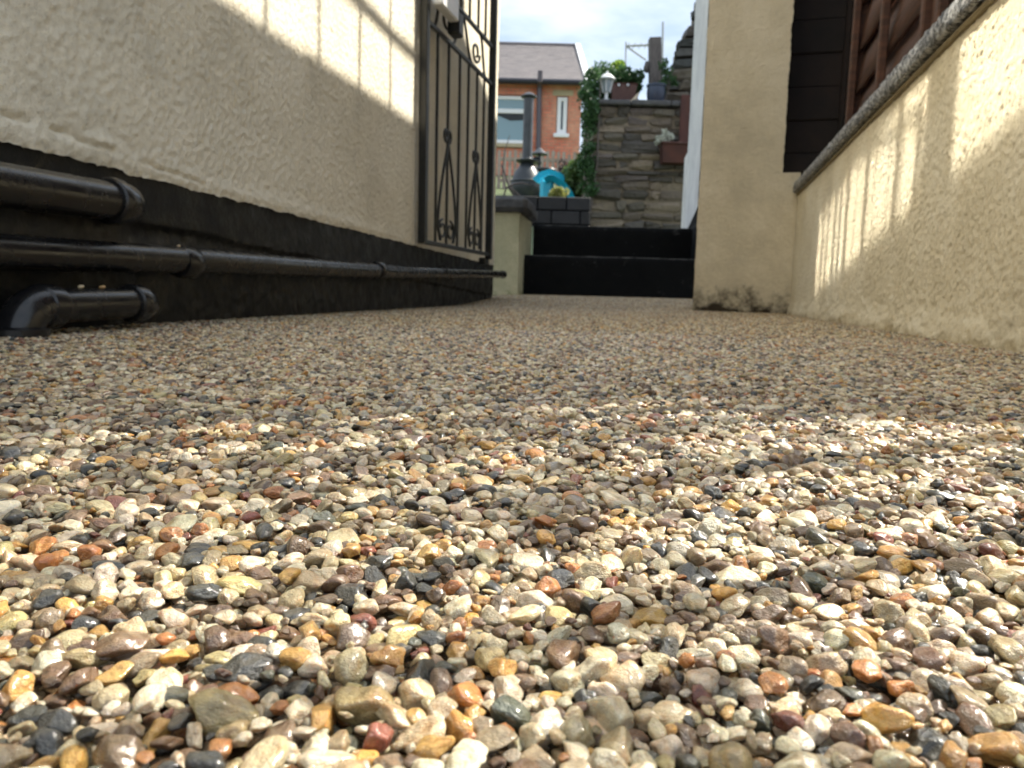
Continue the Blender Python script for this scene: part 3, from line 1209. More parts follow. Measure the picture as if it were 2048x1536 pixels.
def step_block(x0, x1, y0, y1, z0, z1, seed):
    xs_ = np.linspace(x0, x1, 90)
    nz_, ny_ = 10, 5
    rs = VN(seed)
    rows = []
    for k in range(nz_):
        z = z0 + (z1 - z0) * k / (nz_ - 1)
        rows.append(np.stack([xs_, y0 + .003 * rs(xs_ * 20, z * 20 + 0 * xs_) + (.004 if k == nz_ - 1 else 0), np.full_like(xs_, z) - (0 if k < nz_ - 1 else .002) + (0.004 * (rs(xs_ * 14, 0 * xs_) - .5) if k == nz_ - 1 else 0)], -1))
    for k in range(1, ny_):
        y = y0 + .004 + (y1 - y0) * k / (ny_ - 1)
        rows.append(np.stack([xs_, np.full_like(xs_, y), z1 + .0015 * rs(xs_ * 12, 0 * xs_ + y * 9)], -1))
    v_ = np.concatenate(rows)
    n_ = len(xs_)
    q_ = [(i * n_ + j, i * n_ + j + 1, (i + 1) * n_ + j + 1, (i + 1) * n_ + j) for i in range(len(rows) - 1) for j in range(n_ - 1)]
    return mesh_np('step', v_, quads=q_, smooth=False)


link('step', step_block(.030, 1.30, 4.27, 4.62, .03, .270, 31), M['step_paint'], st)
link('step', step_block(.105, 1.50, 4.605, 5.00, .20, .468, 32), M['step_paint'], st)
tag(link('terrace', mesh_np('terrace', [(-2, 4.99, .460), (2.6, 4.99, .460), (2.6, 5.80, .460), (-2, 5.80, .460)], quads=[(0, 1, 2, 3)]), M['slate']), kind='structure')

tag(link('bounce_paving', mesh_np('bounce_paving', [(-9, -9, -.004), (9, -9, -.004), (9, -.35, -.004), (-9, -.35, -.004)], quads=[(0, 1, 2, 3)]), noisy('pale_bounce_paving', (.44, .41, .35), (.36, .33, .28), 6, .8)), kind='structure')  # unseen pale ground added behind the camera to bounce sun onto the walls

# ------------------------------------------------------------------ right garden wall with granite coping
WTOP = .438
WLOW = .30      # near end lowered out of view, shaped to let sun reach the foreground
gw = thing('garden_wall', 'low cream roughcast wall with grey granite coping below the brown fence', 'wall', frp(FR, 1, 0, 0))


def t_right(s, z):
    t = roughcast(s + 7, z, .0038)
    t = t + .010 * (1 - smooth01((z - .006) / .045)) * NB(s / .08, s * 0 + 3) + .003 * (NC(s / .03, z / .012) - .5) * (1 - smooth01((z - .05) / .03))
    return t


v, q = join_sheets([sheet(FR, -.12, LEN_R, -.008, WTOP, .0034, t_right, flip=True), sheet(FR, BACK, -.12, -.01, WLOW, .05, lambda s, z: .002 + 0 * s, flip=True)])
link('render_coat', mesh_np('render_coat', v, quads=q, smooth=True), M['right_render'], gw)
MB().box((BACK, -.22, 0), (-.301, -.008, WLOW - .002), fr=FR).box((-.30, -.22, 0), (LEN_R, -.008, WTOP - .002), fr=FR).box((-.30, -.007, WLOW), (-.12, .001, WTOP), fr=FR).build('wall_core', M['right_render'], gw)
MB().box((-.30, -.215, WTOP), (LEN_R - .01, .010, WTOP + .009), .003, fr=FR).build('mortar_bed', M['mortar'], gw)
cs = [-.30, -.05, .38, .95, 1.52, LEN_R - .012]
for k in range(len(cs) - 1):
    a, b = cs[k] + .002, cs[k + 1] - .002
    n = max(3, int((b - a) / .008)) if a > -.1 else 4
    s_ = np.linspace(a, b, n)
    prof = [(-.20, 0), (-.20, .034), (.016, .036), (.020, .033), (.022, .018), (.021, .002), (.017, 0)]
    vs = []
    for (t_, z_) in prof:
        nn = .0035 * (NA(s_ / .010 + 9 * z_ * 100, s_ * 0 + t_ * 50) - .5) if a > -.1 else 0 * s_
        for i_, ss in enumerate(s_):
            vs.append(frp(FR, ss, t_ + nn[i_], WTOP + .010 + z_ + nn[i_] * .6))
    m_ = len(prof)
    qs = [(i * n + j, i * n + j + 1, ((i + 1) % m_) * n + j + 1, ((i + 1) % m_) * n + j) for i in range(m_) for j in range(n - 1)]
    link('coping_stone', mesh_np('coping_stone', vs, quads=qs), M['granite'], gw)

# ------------------------------------------------------------------ fence on the wall
FZ0 = WTOP + .055
FTOP = 2.30
FS0, FS1 = -.10, 1.50


def ftop(s):
    return 2.135 + .185 * (s - 1.25)

fence = thing('fence', 'brown overlapping-board timber fence on top of the low cream wall', 'fence', frp(FR, .8, -.08, FZ0))
fbar = []
for pk, (a, b) in enumerate(((FS0 + .05, .62), (.70, FS1 - .05))):
    z = FZ0 + .03
    TOPP = ftop((a + b) / 2) - .02
    while z < TOPP - .05:
        n = 26
        s_ = np.linspace(a, b, n)
        wav = .020 * (NC(s_ / .24 + z * 7, s_ * 0 + z * 5) - .5) + .006 * (NB(s_ / .05, s_ * 0 + z * 9) - .5)
        h = .150
        vs = []
        for (t_, zz, useW) in ((-.080, z + h, 0), (-.086, z + h, 0), (-.066, z, 1), (-.056, z, 1)):
            for i_ in range(n):
                vs.append(frp(FR, s_[i_], t_, zz + (wav[i_] if useW else 0)))
        qs = [(i * n + j, i * n + j + 1, ((i + 1) % 4) * n + j + 1, ((i + 1) % 4) * n + j) for i in range(4) for j in range(n - 1)]
        link('board', mesh_np('board', vs, quads=qs), M['fence_brown'], fence)
        z += .118
    w_ = (b - a)
    for kk_ in range(3):
        s0_ = a + w_ * kk_ / 2 - .02 * kk_ / 2 * 1
        MB().box((s0_, -.055, FZ0 + .01), (s0_ + .022, -.036, TOPP), .003, fr=FR).build('batten', M['fence_brown'], fence)
    m_ = MB().box((a, -.11, 0), (b, -.035, .03), .004)
    m_.v = [frp(FR, x_, y_, z_ + ftop(x_) - .03) for x_, y_, z_ in m_.v]
    m_.build('capping_rail', M['fence_brown'], fence)
for s_ in (FS0 + .01, .66, FS1 - .01):
    MB().box((s_ - .038, -.13, FZ0), (s_ + .038, -.05, ftop(s_) - .002), .005, fr=FR).build('post', M['fence_brown'], fence)

z = FZ0 + .01
while z < ftop(1.44) - .04:
    MB().box((FS1 - .06, -.205, z), (LEN_R + .30, -.185, z + .138), .004, fr=FR).build('board', M['fence_dark'], fence)
    z += .140
m_ = MB().box((FS1 - .06, -.212, 0), (LEN_R + .30, -.150, .34), .004)
m_.v = [frp(FR, x_, y_, z_ + ftop(x_) - .16 - (.020 if z_ > .2 else 0)) for x_, y_, z_ in m_.v]
m_.build('capping_rail', M['fence_dark'], fence)

z = FZ0 + .01
while z < 3.15:  # hidden tall section, added to keep sun off the gate wall and steps
    MB().box((LEN_R + .335, -.262, z), (LEN_R + 1.95, -.242, z + .138), .004, fr=FR).build('board', M['fence_dark'], fence)
    z += .140

# dark screen of boards facing the path end, between fence and pillar
PA, PB = at(1385, 622, 2.966), at(1580, 628, 2.872)
pd = Vector((PB.x - PA.x, PB.y - PA.y))
PWID = pd.length
pd.normalize()
pnn = Vector((pd.y, -pd.x))
if pnn.y > 0:
    pnn = -pnn
FQ = (Vector((PA.x, PA.y)), pd, pnn)      # s to the right, t towards the camera
scr = thing('board_screen', 'dark brown screen of horizontal boards between the pillar and the fence', 'screen', frp(FQ, .55, -.06, .5))
z = .525
k = 0
while z < 2.0:
    MB().box((PWID - .20, -.36 - .006 * (k % 2), z), (PWID + .42, -.335 - .006 * (k % 2), z + .1305), .004, fr=FQ).build('board', M['fence_dark'], scr)
    z += .131
    k += 1
MB().box((PWID + .16, -.333, .525), (PWID + .22, -.300, 2.03), .004, fr=FQ).build('post', M['fence_dark'], scr)

# ------------------------------------------------------------------ tall cream pillar at the end of the right wall
pil = thing('pillar', 'tall cream rendered pillar with black mould at its foot', 'pillar', frp(FQ, PWID / 2, -.15, 0))
UPW = PWID - .062


def t_pil(s, z):
    t = .8 * roughcast(s + 11, z, .0040)
    return t + .008 * (1 - smooth01((z - .004) / .03)) * (NB(s / .035, s * 0 + 6) - .25)


FQs = (Vector(FQ[0]), -pnn, -pd)        # left cheek of the pillar
v, q = join_sheets([sheet(FQ, 0, PWID, -.004, .525, .005, t_pil, wob=.004), sheet(FQ, 0, UPW, .5251, 2.6, .005, t_pil, wob=.004),
                    sheet(FQs, 0, .33, -.004, 2.6, .008, lambda s, z: .001 + .6 * roughcast(s + 2, z, .0018), flip=True)])
link('render_coat', mesh_np('render_coat', v, quads=q, smooth=True), M['pillar_render'], pil)
mb = MB()
mb.box((.001, -.33, 0), (PWID, -.001, .5248), fr=FQ)
mb.box((.001, -.33, .5249), (UPW - .004, -.001, 2.6), fr=FQ)
mb.build('pillar_core', M['pillar_render'], pil)
MB().box((-.03, -.36, 2.602), (UPW + .03, .03, 2.66), .01, fr=FQ).build('cap_stone', M['slate'], pil)

# ------------------------------------------------------------------ railing on the fence (it throws the barred shadow on the house wall)
rail = thing('railing', 'black bar railing along the top of the brown fence', 'railing', frp(FR, .8, -.09, FTOP))
for dz in (.24, 1.0):
    m_ = MB().box((FS0, -.102, dz), (2.45, -.084, dz + .022), .003)
    m_.v = [frp(FR, x_, y_, z_ + ftop(x_)) for x_, y_, z_ in m_.v]
    m_.build('rail', M['gate_paint'], rail)
s_ = FS0 + .1
while s_ < 2.42:
    MB().tube([frp(FR, s_, -.093, ftop(s_) + .001), frp(FR, s_, -.093, ftop(s_) + .999)], .0065, 8).build('bar', M['gate_paint'], rail)
    s_ += .245

# ------------------------------------------------------------------ white wall beyond the pillar
ww = thing('side_wall', 'white rendered wall with a black foot behind the cream pillar', 'wall', (1.0, 4.4, 0))
A, B = Vector((1.045, 4.30)), Vector((1.235, 5.60))
dW = (B - A).normalized()
nW = Vector((-dW.y, dW.x))
FW = (A, dW, nW)
lw = (B - A).length
v, q = join_sheets([sheet(FW, 0, lw, .0, 2.9, .012, lambda s, z: .004 + roughcast(s, z, .002), flip=True)])
link('render_coat', mesh_np('render_coat', v, quads=q, smooth=True), M['white_render'], ww)
MB().box((0, -.12, 0), (lw, .001, 2.88), .004, fr=FW).build('wall_core', M['white_render'], ww)
MB().box((lw + .002, -.10, .3), (lw + .22, .012, 1.10), .01, fr=FW).build('low_end', M['white_render'], ww)
m_ = MB().box((.0, .008, .0), (1.0, .030, .56), .003)
m_.v = [frp(FW, x_, y_, z_ if z_ < .3 else z_ - .10 * x_) for x_, y_, z_ in m_.v]
m_.build('black_foot', M['step_paint'], ww)


# ------------------------------------------------------------------ stones and blocks as parts
def rock(seed, sx, sy, sz, jit=.16):
    """squared rubble stone, 12-44 triangles"""
    r_ = random.Random(seed)
    m_ = MB().box((-sx / 2, -sy / 2, -sz / 2), (sx / 2, sy / 2, sz / 2), min(sx, sz) * .24)
    return [(x + r_.uniform(-1, 1) * jit * sz * .6, y + r_.uniform(-1, 1) * jit * .03, z_ + r_.uniform(-1, 1) * jit * sz * .55) for x, y, z_ in m_.v], m_.f


ROCKC = [(.11, .09, .07), (.15, .12, .09), (.085, .077, .068), (.12, .10, .09), (.19, .155, .115), (.065, .058, .048), (.10, .088, .068)]


def rubble_face(parent, x0, x1, z0, z1, y, seed, hmin=.045, hmax=.115, wmin=.09, wmax=.34, depth=.14, pal=ROCKC, axis='x', rightedge=None, leftedge=None):
    r_ = random.Random(seed)
    z = z0
    n = 0
    while z < z1 - .03:
        h = min(r_.uniform(hmin, hmax), z1 - z)
        xa = x0 if leftedge is None else leftedge(z + h / 2)
        xb = x1 if rightedge is None else rightedge(z + h / 2)
        x = xa
        while x < xb - .02:
            w = min(r_.uniform(wmin, wmax), xb - x)
            if xb - x - w < wmin * .6:
                w = xb - x
            v_, f_ = rock(seed * 1000 + n, w - .008, depth, h * r_.uniform(.82, 1.04) - .006, .42)
            m_ = bpy.data.meshes.new('stone')
            m_.from_pydata(v_, [], f_)
            o = link('stone', m_, M['rubble'], parent)
            o.matrix_parent_inverse = Matrix.Identity(4)
            pl_ = Vector(parent_loc(parent))
            o.location = Vector((x + w / 2, y + depth / 2 + r_.uniform(-.018, .012), z + h / 2)) - pl_
            o.rotation_euler = (r_.uniform(-.05, .05), r_.uniform(-.05, .05), r_.uniform(-.04, .04))
            c = r_.choice(pal)
            k_ = r_.uniform(.8, 1.2)
            o['tint'] = [c[0] * k_, c[1] * k_, c[2] * k_]
            n += 1
            x += w
        z += h


YS = 7.0
sx0, sx1 = at(1183, 330, YS).x, at(1385, 330, YS).x + .5
swt = at(1280, 213, YS).z
sw = thing('stone_wall', 'rough grey-brown rubble stone wall with a dark slab top', 'wall', (1.1, YS, .5))
rubble_face(sw, sx0, sx1, .50, swt, YS, 3)
MB().box((sx0 + .02, YS + .020, .4), (sx1, YS + 1.3, swt - .01)).build('mortar_core', M['joint'], sw)
for k in range(4):
    a = sx0 - .03 + k * .36
    MB().box((a + .003, YS - .05, swt + .001), (a + .355, YS + 1.0, swt + .045 + .004 * (k % 2)), .01).build('slab', M['slate'], sw)
STOP = swt + .046

# ruined gable of dark stone, right
rg = thing('stone_gable', 'dark jagged rubble gable rising behind the white wall', 'wall', (1.8, 7.4, .5))


def re_(z):
    pts_ = [(at(1318, 205, 7.3).z, 1318), (at(1330, 172, 7.3).z, 1330), (at(1345, 145, 7.3).z, 1345), (at(1350, 105, 7.3).z, 1352), (at(1360, 66, 7.3).z, 1360), (at(1388, 60, 7.3).z, 1386), (at(1390, 5, 7.3).z, 1389), (at(1400, -80, 7.3).z, 1402)]
    px = np.interp(z, [p[0] for p in pts_], [p[1] for p in pts_])
    return at(px, 100, 7.3).x


GT = at(1400, -60, 7.3).z
rubble_face(rg, 0, 2.3, STOP + .01, GT, 7.26, 8, .07, .13, .12, .30, .22, pal=[(.07, .07, .065), (.10, .09, .085), (.05, .055, .055), (.13, .115, .09)], leftedge=re_)
mbz = MB()
zz = STOP + .01
while zz < GT - .1:
    mbz.box((re_(zz + .08) + .05, 7.36, zz), (2.32, 7.75, zz + .099))
    zz += .1
mbz.build('mortar_core', M['joint'], rg)

# black block wall
YB = 5.70
bt = at(1100, 392, YB).z
bx0, bx1 = at(1000, 420, YB).x - .15, at(1182, 420, YB).x
bw = thing('block_wall', 'low wall of black painted blocks just above the steps', 'wall', (.2, YB, .46))
z = .468
row = 0
ch = (bt - .468) / 3
while z < bt - .02:
    x = bx0 - (.11 if row % 2 else 0)
    while x < bx1 - .01:
        a, b = max(x, bx0), min(x + .215, bx1)
        if b - a > .02:
            o = MB().box((a + .004, YB, z + .004), (b - .004, YB + .10, z + ch - .004), .005).build('block', M['block'], bw)
            c = rnd.uniform(.010, .022)
            o['tint'] = [c, c * 1.08, c * 1.25]
        x += .215
    z += ch
    row += 1
MB().box((bx0, YB + .012, .46), (bx1, YB + .095, bt - .006)).build('mortar_core', M['step_paint'], bw)


# ------------------------------------------------------------------ plants
def leaves(name, mat, parent, n, sampler, size, seed, long=1.5):
    r_ = np.random.RandomState(seed)
    P = np.array([sampler(r_) for _ in range(n)])
    a = r_.normal(size=(n, 3))
    a /= np.linalg.norm(a, axis=1)[:, None]
    b = np.cross(a, r_.normal(size=(n, 3)))
    b /= np.linalg.norm(b, axis=1)[:, None]
    s = (size * r_.uniform(.6, 1.3, n))[:, None]
    v_ = np.stack([P - a * s * long, P + b * s * .6, P + a * s * long, P - b * s * .6], 1).reshape(-1, 3)
    q_ = np.arange(n * 4).reshape(-1, 4)
    return link(name, mesh_np(name, v_, quads=q_), mat, parent)


def blob(cs_):
    """sampler over clumps: list of (centre, radii, weight)"""
    w = np.array([c[2] for c in cs_], float)
    w /= w.sum()

    def f(r_):
        c = cs_[r_.choice(len(cs_), p=w)]
        d = r_.normal(size=3)
        d /= np.linalg.norm(d)
        return np.array(c[0]) + d * np.array(c[1]) * r_.uniform(.35, 1) ** .5
    return f


def clumps(poly, Y, n, rad, seed, ydep=.3):
    r_ = random.Random(seed)
    out = []
    for _ in range(n):
        (px, py, sp) = r_.choice(poly)
        p = at(px + r_.uniform(-sp, sp), py + r_.uniform(-sp, sp), Y)
        out.append(((p.x, p.y + r_.uniform(-ydep, ydep), p.z), (rad * r_.uniform(.6, 1.2),) * 3, 1))
    return out


def stems(parent, base, tops, rad=.006, seed=0):
    m_ = MB()
    for t in tops:
        b = Vector(base)
        t = Vector(t)
        mid_ = b.lerp(t, .5) + Vector((rnd.uniform(-.04, .04), 0, rnd.uniform(-.02, .05)))
        m_.tube([b, mid_, t], [rad, rad * .8, rad * .4], 6)
    return m_.build('stem', M['twig'], parent)


dapple = thing('dapple_plant', 'unseen loose leafy clump added past the near fence end to dapple the sun', 'plant', frp(FR, -.42, -.12, WLOW))  # unseen canes and leaves, added to dapple and dim the foreground sun
bs = MB()
lc = []
rb_ = random.Random(12)
for k in range(9):
    s_ = -.13 - .34 * (k / 8) ** 1.25 + rb_.uniform(-.02, .02)
    p0_ = Vector(frp(FR, s_, -.10 - rb_.uniform(0, .08), .30 if s_ < -.3 else WTOP + .05))
    p1_ = p0_ + Vector((rb_.uniform(-.04, .04), rb_.uniform(-.04, .04), 1.45 - .5 * k / 8 + rb_.uniform(-.1, .1)))
    bs.tube([p0_, p0_.lerp(p1_, .5), p1_], [.005, .004, .002], 6)
    for j in range(9):
        q_ = p0_.lerp(p1_, .12 + .86 * j / 8)
        lc.append(((q_.x, q_.y, q_.z), (.06, .06, .07), 1.9 - 1.5 * k / 8))
bs.build('dapple_cane', M['bush'], dapple)
leaves('foliage', M['bush'], dapple, 1500, blob(lc), .0075, 77, 2.4)

iv = thing('ivy', 'dark green ivy hanging down the left edge of the rubble wall', 'climber', (sx0, YS, 1.0))
cl = clumps([(1182, 215, 12), (1182, 230, 12), (1180, 260, 12), (1177, 300, 12), (1172, 335, 10), (1185, 150, 8), (1168, 190, 5), (1180, 380, 10), (1172, 360, 12)], YS - .04, 60, .055, 4, .06)
cl += clumps([(1190, 165, 12), (1205, 150, 10), (1182, 185, 12), (1176, 205, 12)], YS + .40, 44, .075, 44, .1)
cl += clumps([(1180, 240, 8), (1178, 330, 8), (1182, 300, 8)], YS + .05, 20, .06, 5, .1)
leaves('foliage', M['ivy'], iv, 5200, blob(cl), .016, 5, 1.1)
stems(iv, (sx0 - .02, YS + .02, .5), [(sx0 - .03, YS, 1.4), (sx0 - .05, YS - .02, 1.9), (sx0 + .05, YS - .02, 1.95)], .012)

sh_ = thing('shrub', 'bushy plant with a lime green tip behind the lantern', 'shrub', (1.0, 7.5, STOP))
cl = clumps([(1235, 160, 16), (1260, 165, 14), (1215, 160, 12), (1245, 185, 16), (1265, 180, 10), (1225, 185, 12)], 7.45, 50, .07, 6, .12)
leaves('foliage', M['ivy'], sh_, 4200, blob(cl), .020, 7)
cl = clumps([(1232, 136, 9), (1228, 145, 8), (1245, 143, 8), (1205, 152, 5)], 7.45, 14, .045, 8, .06)
leaves('lime_foliage', M['lime_leaf'], sh_, 900, blob(cl), .020, 9)
stems(sh_, (1.03, 7.45, STOP), [tuple(at(px, py, 7.45)) for px, py in ((1232, 130), (1215, 155), (1258, 155))], .01)

wr = thing('shrub', 'thin wiry plant between the timber post and the dark gable', 'shrub', (1.45, 7.3, STOP))
cl = clumps([(1330, 140, 8), (1335, 160, 10), (1325, 175, 8), (1345, 168, 8), (1328, 120, 5)], 7.15, 26, .035, 16, .06)
leaves('foliage', M['ivy'], wr, 520, blob(cl), .014, 17, 1.6)
stems(wr, tuple(at(1330, 205, 7.15)), [tuple(at(px, py, 7.15)) for px, py in ((1322, 118), (1335, 125), (1346, 150), (1328, 140), (1340, 160))], .004)

b1 = thing('bush', 'mid green bush at the foot of the rubble wall behind the black blocks', 'bush', (.95, 8.4, 1.0))
cl = clumps([(1160, 350, 16), (1150, 370, 16), (1165, 330, 10), (1145, 345, 10), (1170, 385, 10), (1140, 388, 8)], 8.4, 60, .085, 10, .25)
leaves('foliage', M['bush'], b1, 4200, blob(cl), .022, 11)
stems(b1, (.75, 8.4, 1.02), [tuple(at(px, py, 8.4)) for px, py in ((1160, 335), (1145, 350), (1170, 350))], .01)
b2 = thing('bush', 'dusky purple-leaved bush in front of the picket fence', 'bush', (.75, 9.6, 1.2))
cl = clumps([(1125, 355, 12), (1140, 362, 10), (1132, 340, 8), (1150, 375, 8)], 10.2, 36, .09, 12, .2)
leaves('foliage', M['purple_leaf'], b2, 1900, blob(cl), .024, 13)
stems(b2, (.78, 10.2, 1.3), [tuple(at(px, py, 10.2)) for px, py in ((1130, 340), (1145, 350))], .01)
b3 = thing('plant', 'yellow-green tufted plant under the turquoise slide', 'plant', (.45, 6.3, .75))
cl = clumps([(1115, 392, 8), (1105, 390, 6), (1125, 388, 7), (1116, 384, 4)], 6.3, 22, .03, 14, .05)
leaves('foliage', M['yellow_leaf'], b3, 1100, blob(cl), .010, 15, 2.2)
stems(b3, (.38, 6.3, .70), [tuple(at(px, py, 6.3)) for px, py in ((1108, 372), (1100, 378), (1118, 375))], .003)

# ------------------------------------------------------------------ things on the stone wall
LY = YS + .02
ln = at(1212, 208, LY)
ln.z = STOP
lan = thing('lantern', 'pale grey garden lantern on a short post, on the wall slab', 'lantern', ln)
hz = at(1212, 185, LY).z - STOP
MB().lathe([(.030, 0), (.030, .012), (.016, .02), (.014, hz - .01), (.024, hz)], ln, 16).build('post', M['lantern'], lan, smooth=True)
z0, z1, z2 = hz, at(1212, 160, LY).z - STOP, at(1212, 147, LY).z - STOP
for k in range(6):
    a = k * math.pi / 3 + .3
    MB().tube([ln + Vector((.034 * math.cos(a), .034 * math.sin(a), z0)), ln + Vector((.062 * math.cos(a), .062 * math.sin(a), z1))], .0045, 6).build('glazing_strip', M['lantern'], lan)
MB().lathe([(.031, z0 + .003), (.057, z1 - .003)], ln, 6).build('lantern_glass', M['lantern_glass'], lan)
MB().lathe([(.078, z1), (.078, z1 + .008), (.035, z2 - .008), (.012, z2), (.012, z2 + .012), (.004, z2 + .02)], ln, 18).build('lantern_roof', M['lantern'], lan, smooth=True)

pp = at(1245, 206, YS + .35)
pp.z = STOP
plt = thing('planter', 'brown trough planter with two pale studs, on the wall slab', 'planter', pp)
m_ = MB()
h_ = at(1245, 170, YS + .35).z - STOP
hwid = .118
for (a, b, z0_, z1_) in ((hwid * .82, hwid, 0, h_ - .02), (hwid * 1.06, hwid * 1.06, h_ - .02, h_)):
    m_.add([(pp.x - a, pp.y - .07, STOP + z0_), (pp.x + a, pp.y - .07, STOP + z0_), (pp.x + a, pp.y + .07, STOP + z0_), (pp.x - a, pp.y + .07, STOP + z0_),
            (pp.x - b, pp.y - .085, STOP + z1_), (pp.x + b, pp.y - .085, STOP + z1_), (pp.x + b, pp.y + .085, STOP + z1_), (pp.x - b, pp.y + .085, STOP + z1_)],
           [(0, 3, 2, 1), (4, 5, 6, 7), (0, 1, 5, 4), (1, 2, 6, 5), (2, 3, 7, 6), (3, 0, 4, 7)])
m_.build('trough', M['pot_brown'], plt)
for px in (1238, 1256):
    c = at(px, 170, YS + .255)
    MB().lathe([(.010, -.010), (.013, 0), (.010, .010)], c, 10).build('stud', M['lantern'], plt, smooth=True)

an = at(1268, 208, YS + .15)
an.z = STOP
orn = thing('ornament', 'small leaning beige stone ornament between planter and timber post', 'ornament', an)
MB().tube([an + Vector((-.03, 0, .0)), an + Vector((-.01, 0, .03)), an + Vector((.015, 0, .065)), an + Vector((.03, 0, .10))], [.020, .024, .017, .008], 10).build('body', M['beige'], orn, smooth=True)
MB().tube([an + Vector((.028, 0, .085)), an + Vector((.038, 0, .115))], [.009, .004], 8).build('tip', M['beige'], orn, smooth=True)

pt = at(1311, 206, YS + .12)
pt.z = STOP
pot = thing('plant_pot', 'dark blue rounded pot on the wall slab below the timber post', 'pot', pt)
ph_ = at(1311, 170, YS + .12).z - STOP
MB().lathe([(.062, 0), (.075, .02), (.085, ph_ * .6), (.080, ph_ * .88), (.088, ph_ * .9), (.088, ph_), (.076, ph_), (.07, ph_ * .9)], pt, 24).build('bowl', M['pot_blue'], pot, smooth=True)
MB().lathe([(.060, ph_ * .80), (.069, ph_ * .88)], pt, 20).build('soil', M['soil'], pot)

tb_ = at(1303, 206, YS + .38)
tpst = at(1311, 78, YS + .38)
tp_ = thing('timber_post', 'tall weathered grey timber post with a knot, leaning above the wall', 'post', (tb_.x, tb_.y, STOP))
m_ = MB()
w0, w1 = .055, .060
ax = (tb_.x + .02, tpst.x)
m_.add([(tb_.x - .015, tb_.y - .05, STOP), (tb_.x + .105, tb_.y - .05, STOP), (tb_.x + .105, tb_.y + .05, STOP), (tb_.x - .015, tb_.y + .05, STOP),
        (tpst.x - w1, tb_.y - .05, tpst.z), (tpst.x + w1 - .015, tb_.y - .05, tpst.z + .006), (tpst.x + w1 - .015, tb_.y + .05, tpst.z + .006), (tpst.x - w1, tb_.y + .05, tpst.z)],
       [(0, 3, 2, 1), (4, 5, 6, 7), (0, 1, 5, 4), (1, 2, 6, 5), (2, 3, 7, 6), (3, 0, 4, 7)])
m_.build('shaft', M['timber'], tp_)
kn = at(1294, 134, YS + .38)
ob = link('knot', stone_mesh(60, (.038, .03, .045)), M['timber'], tp_)
ob.matrix_parent_inverse = Matrix.Identity(4)
ob.location = kn - Vector((tb_.x, tb_.y, STOP))

# terracotta trough hung on the stone wall, flowers in it
q0, q1 = at(1322, 292, YS - .10), at(1372, 328, YS - .10)
tr = thing('hanging_trough', 'brown-red trough planter hung on the face of the rubble wall', 'planter', (q0.x, q0.y, q1.z))
m_ = MB()
m_.add([(q0.x + .012, YS - .16, q1.z), (q1.x + .08, YS - .16, q1.z), (q1.x + .08, YS - .03, q1.z), (q0.x + .012, YS - .03, q1.z),
        (q0.x, YS - .19, q0.z), (q1.x + .09, YS - .19, q0.z), (q1.x + .09, YS - .03, q0.z), (q0.x, YS - .03, q0.z)],
       [(0, 3, 2, 1), (4, 5, 6, 7), (0, 1, 5, 4), (1, 2, 6, 5), (2, 3, 7, 6), (3, 0, 4, 7)])
m_.build('trough', M['terracotta'], tr)
MB().box((q0.x - .012, YS - .205, q0.z + .001), (q1.x + .10, YS - .02, q0.z + .022), .005).build('rim', M['terracotta'], tr)
fl = thing('plant', 'pale grey-green flowering plant spilling over the hung trough', 'plant', (q0.x + .02, YS - .1, q0.z))
cl = clumps([(1328, 272, 10), (1320, 282, 8), (1336, 280, 8)], YS - .12, 14, .028, 20, .03)
leaves('foliage', M['flower'], fl, 420, blob(cl), .013, 21)
stems(fl, tuple(at(1334, 292, YS - .12)), [tuple(at(px, py, YS - .12)) for px, py in ((1326, 268), (1318, 280), (1338, 272))], .003)
p0 = at(1370, 190, YS - .06)
dp = thing('board_strip', 'upright red-brown board beside the white wall, over the hung trough', 'board', (p0.x, YS - .06, .9))
MB().box((p0.x - .035, YS - .075, q0.z + .03), (p0.x + .05, YS - .05, at(1370, 190, YS - .06).z), .004).build('strip', M['terracotta'], dp)

# ------------------------------------------------------------------ chiminea with flue
YC = 10.0
cc = at(1052, 398, YC)
cz = at(1052, 392, YC).z - .06
k_ = YC / FPX


def cw(px):
    return px * k_


ch_ = thing('chiminea', 'dark cast iron garden stove with a tall round flue', 'stove', (cc.x, YC, cz))
c0 = Vector((cc.x, YC, 0))


def zc(py):
    return at(1052, py, YC).z


MB().lathe([(cw(24), zc(396)), (cw(31), zc(380)), (cw(31), zc(366)), (cw(29), zc(360)), (cw(24), zc(346)), (cw(16), zc(334)), (cw(11), zc(326))], c0, 32).build('body', M['iron'], ch_, smooth=True)
MB().lathe([(cw(31.5), zc(366)), (cw(33), zc(364)), (cw(31), zc(361))], c0, 32).build('belt', M['iron'], ch_, smooth=True)
MB().lathe([(cw(10), zc(328)), (cw(21), zc(324)), (cw(22), zc(321)), (cw(14), zc(319)), (cw(10.5), zc(316))], c0, 28).build('collar', M['iron'], ch_, smooth=True)
MB().lathe([(cw(9.5), zc(320)), (cw(9.5), zc(196))], c0 + Vector((0, 0, 0)), 28).build('flue', M['flue_steel'], ch_, smooth=True)
MB().lathe([(cw(9), zc(197)), (cw(15), zc(195)), (cw(15.5), zc(192)), (cw(6), zc(186)), (cw(1), zc(184))], c0, 28).build('rain_cap', M['iron'], ch_, smooth=True)
for a in (200, 320, 80):
    b_ = Vector((cc.x + cw(20) * math.cos(R(a)), YC + cw(20) * math.sin(R(a)), zc(390)))
    MB().tube([b_, b_ + Vector((cw(6) * math.cos(R(a)), cw(6) * math.sin(R(a)), -.22))], [.02, .015], 8).build('leg', M['iron'], ch_)
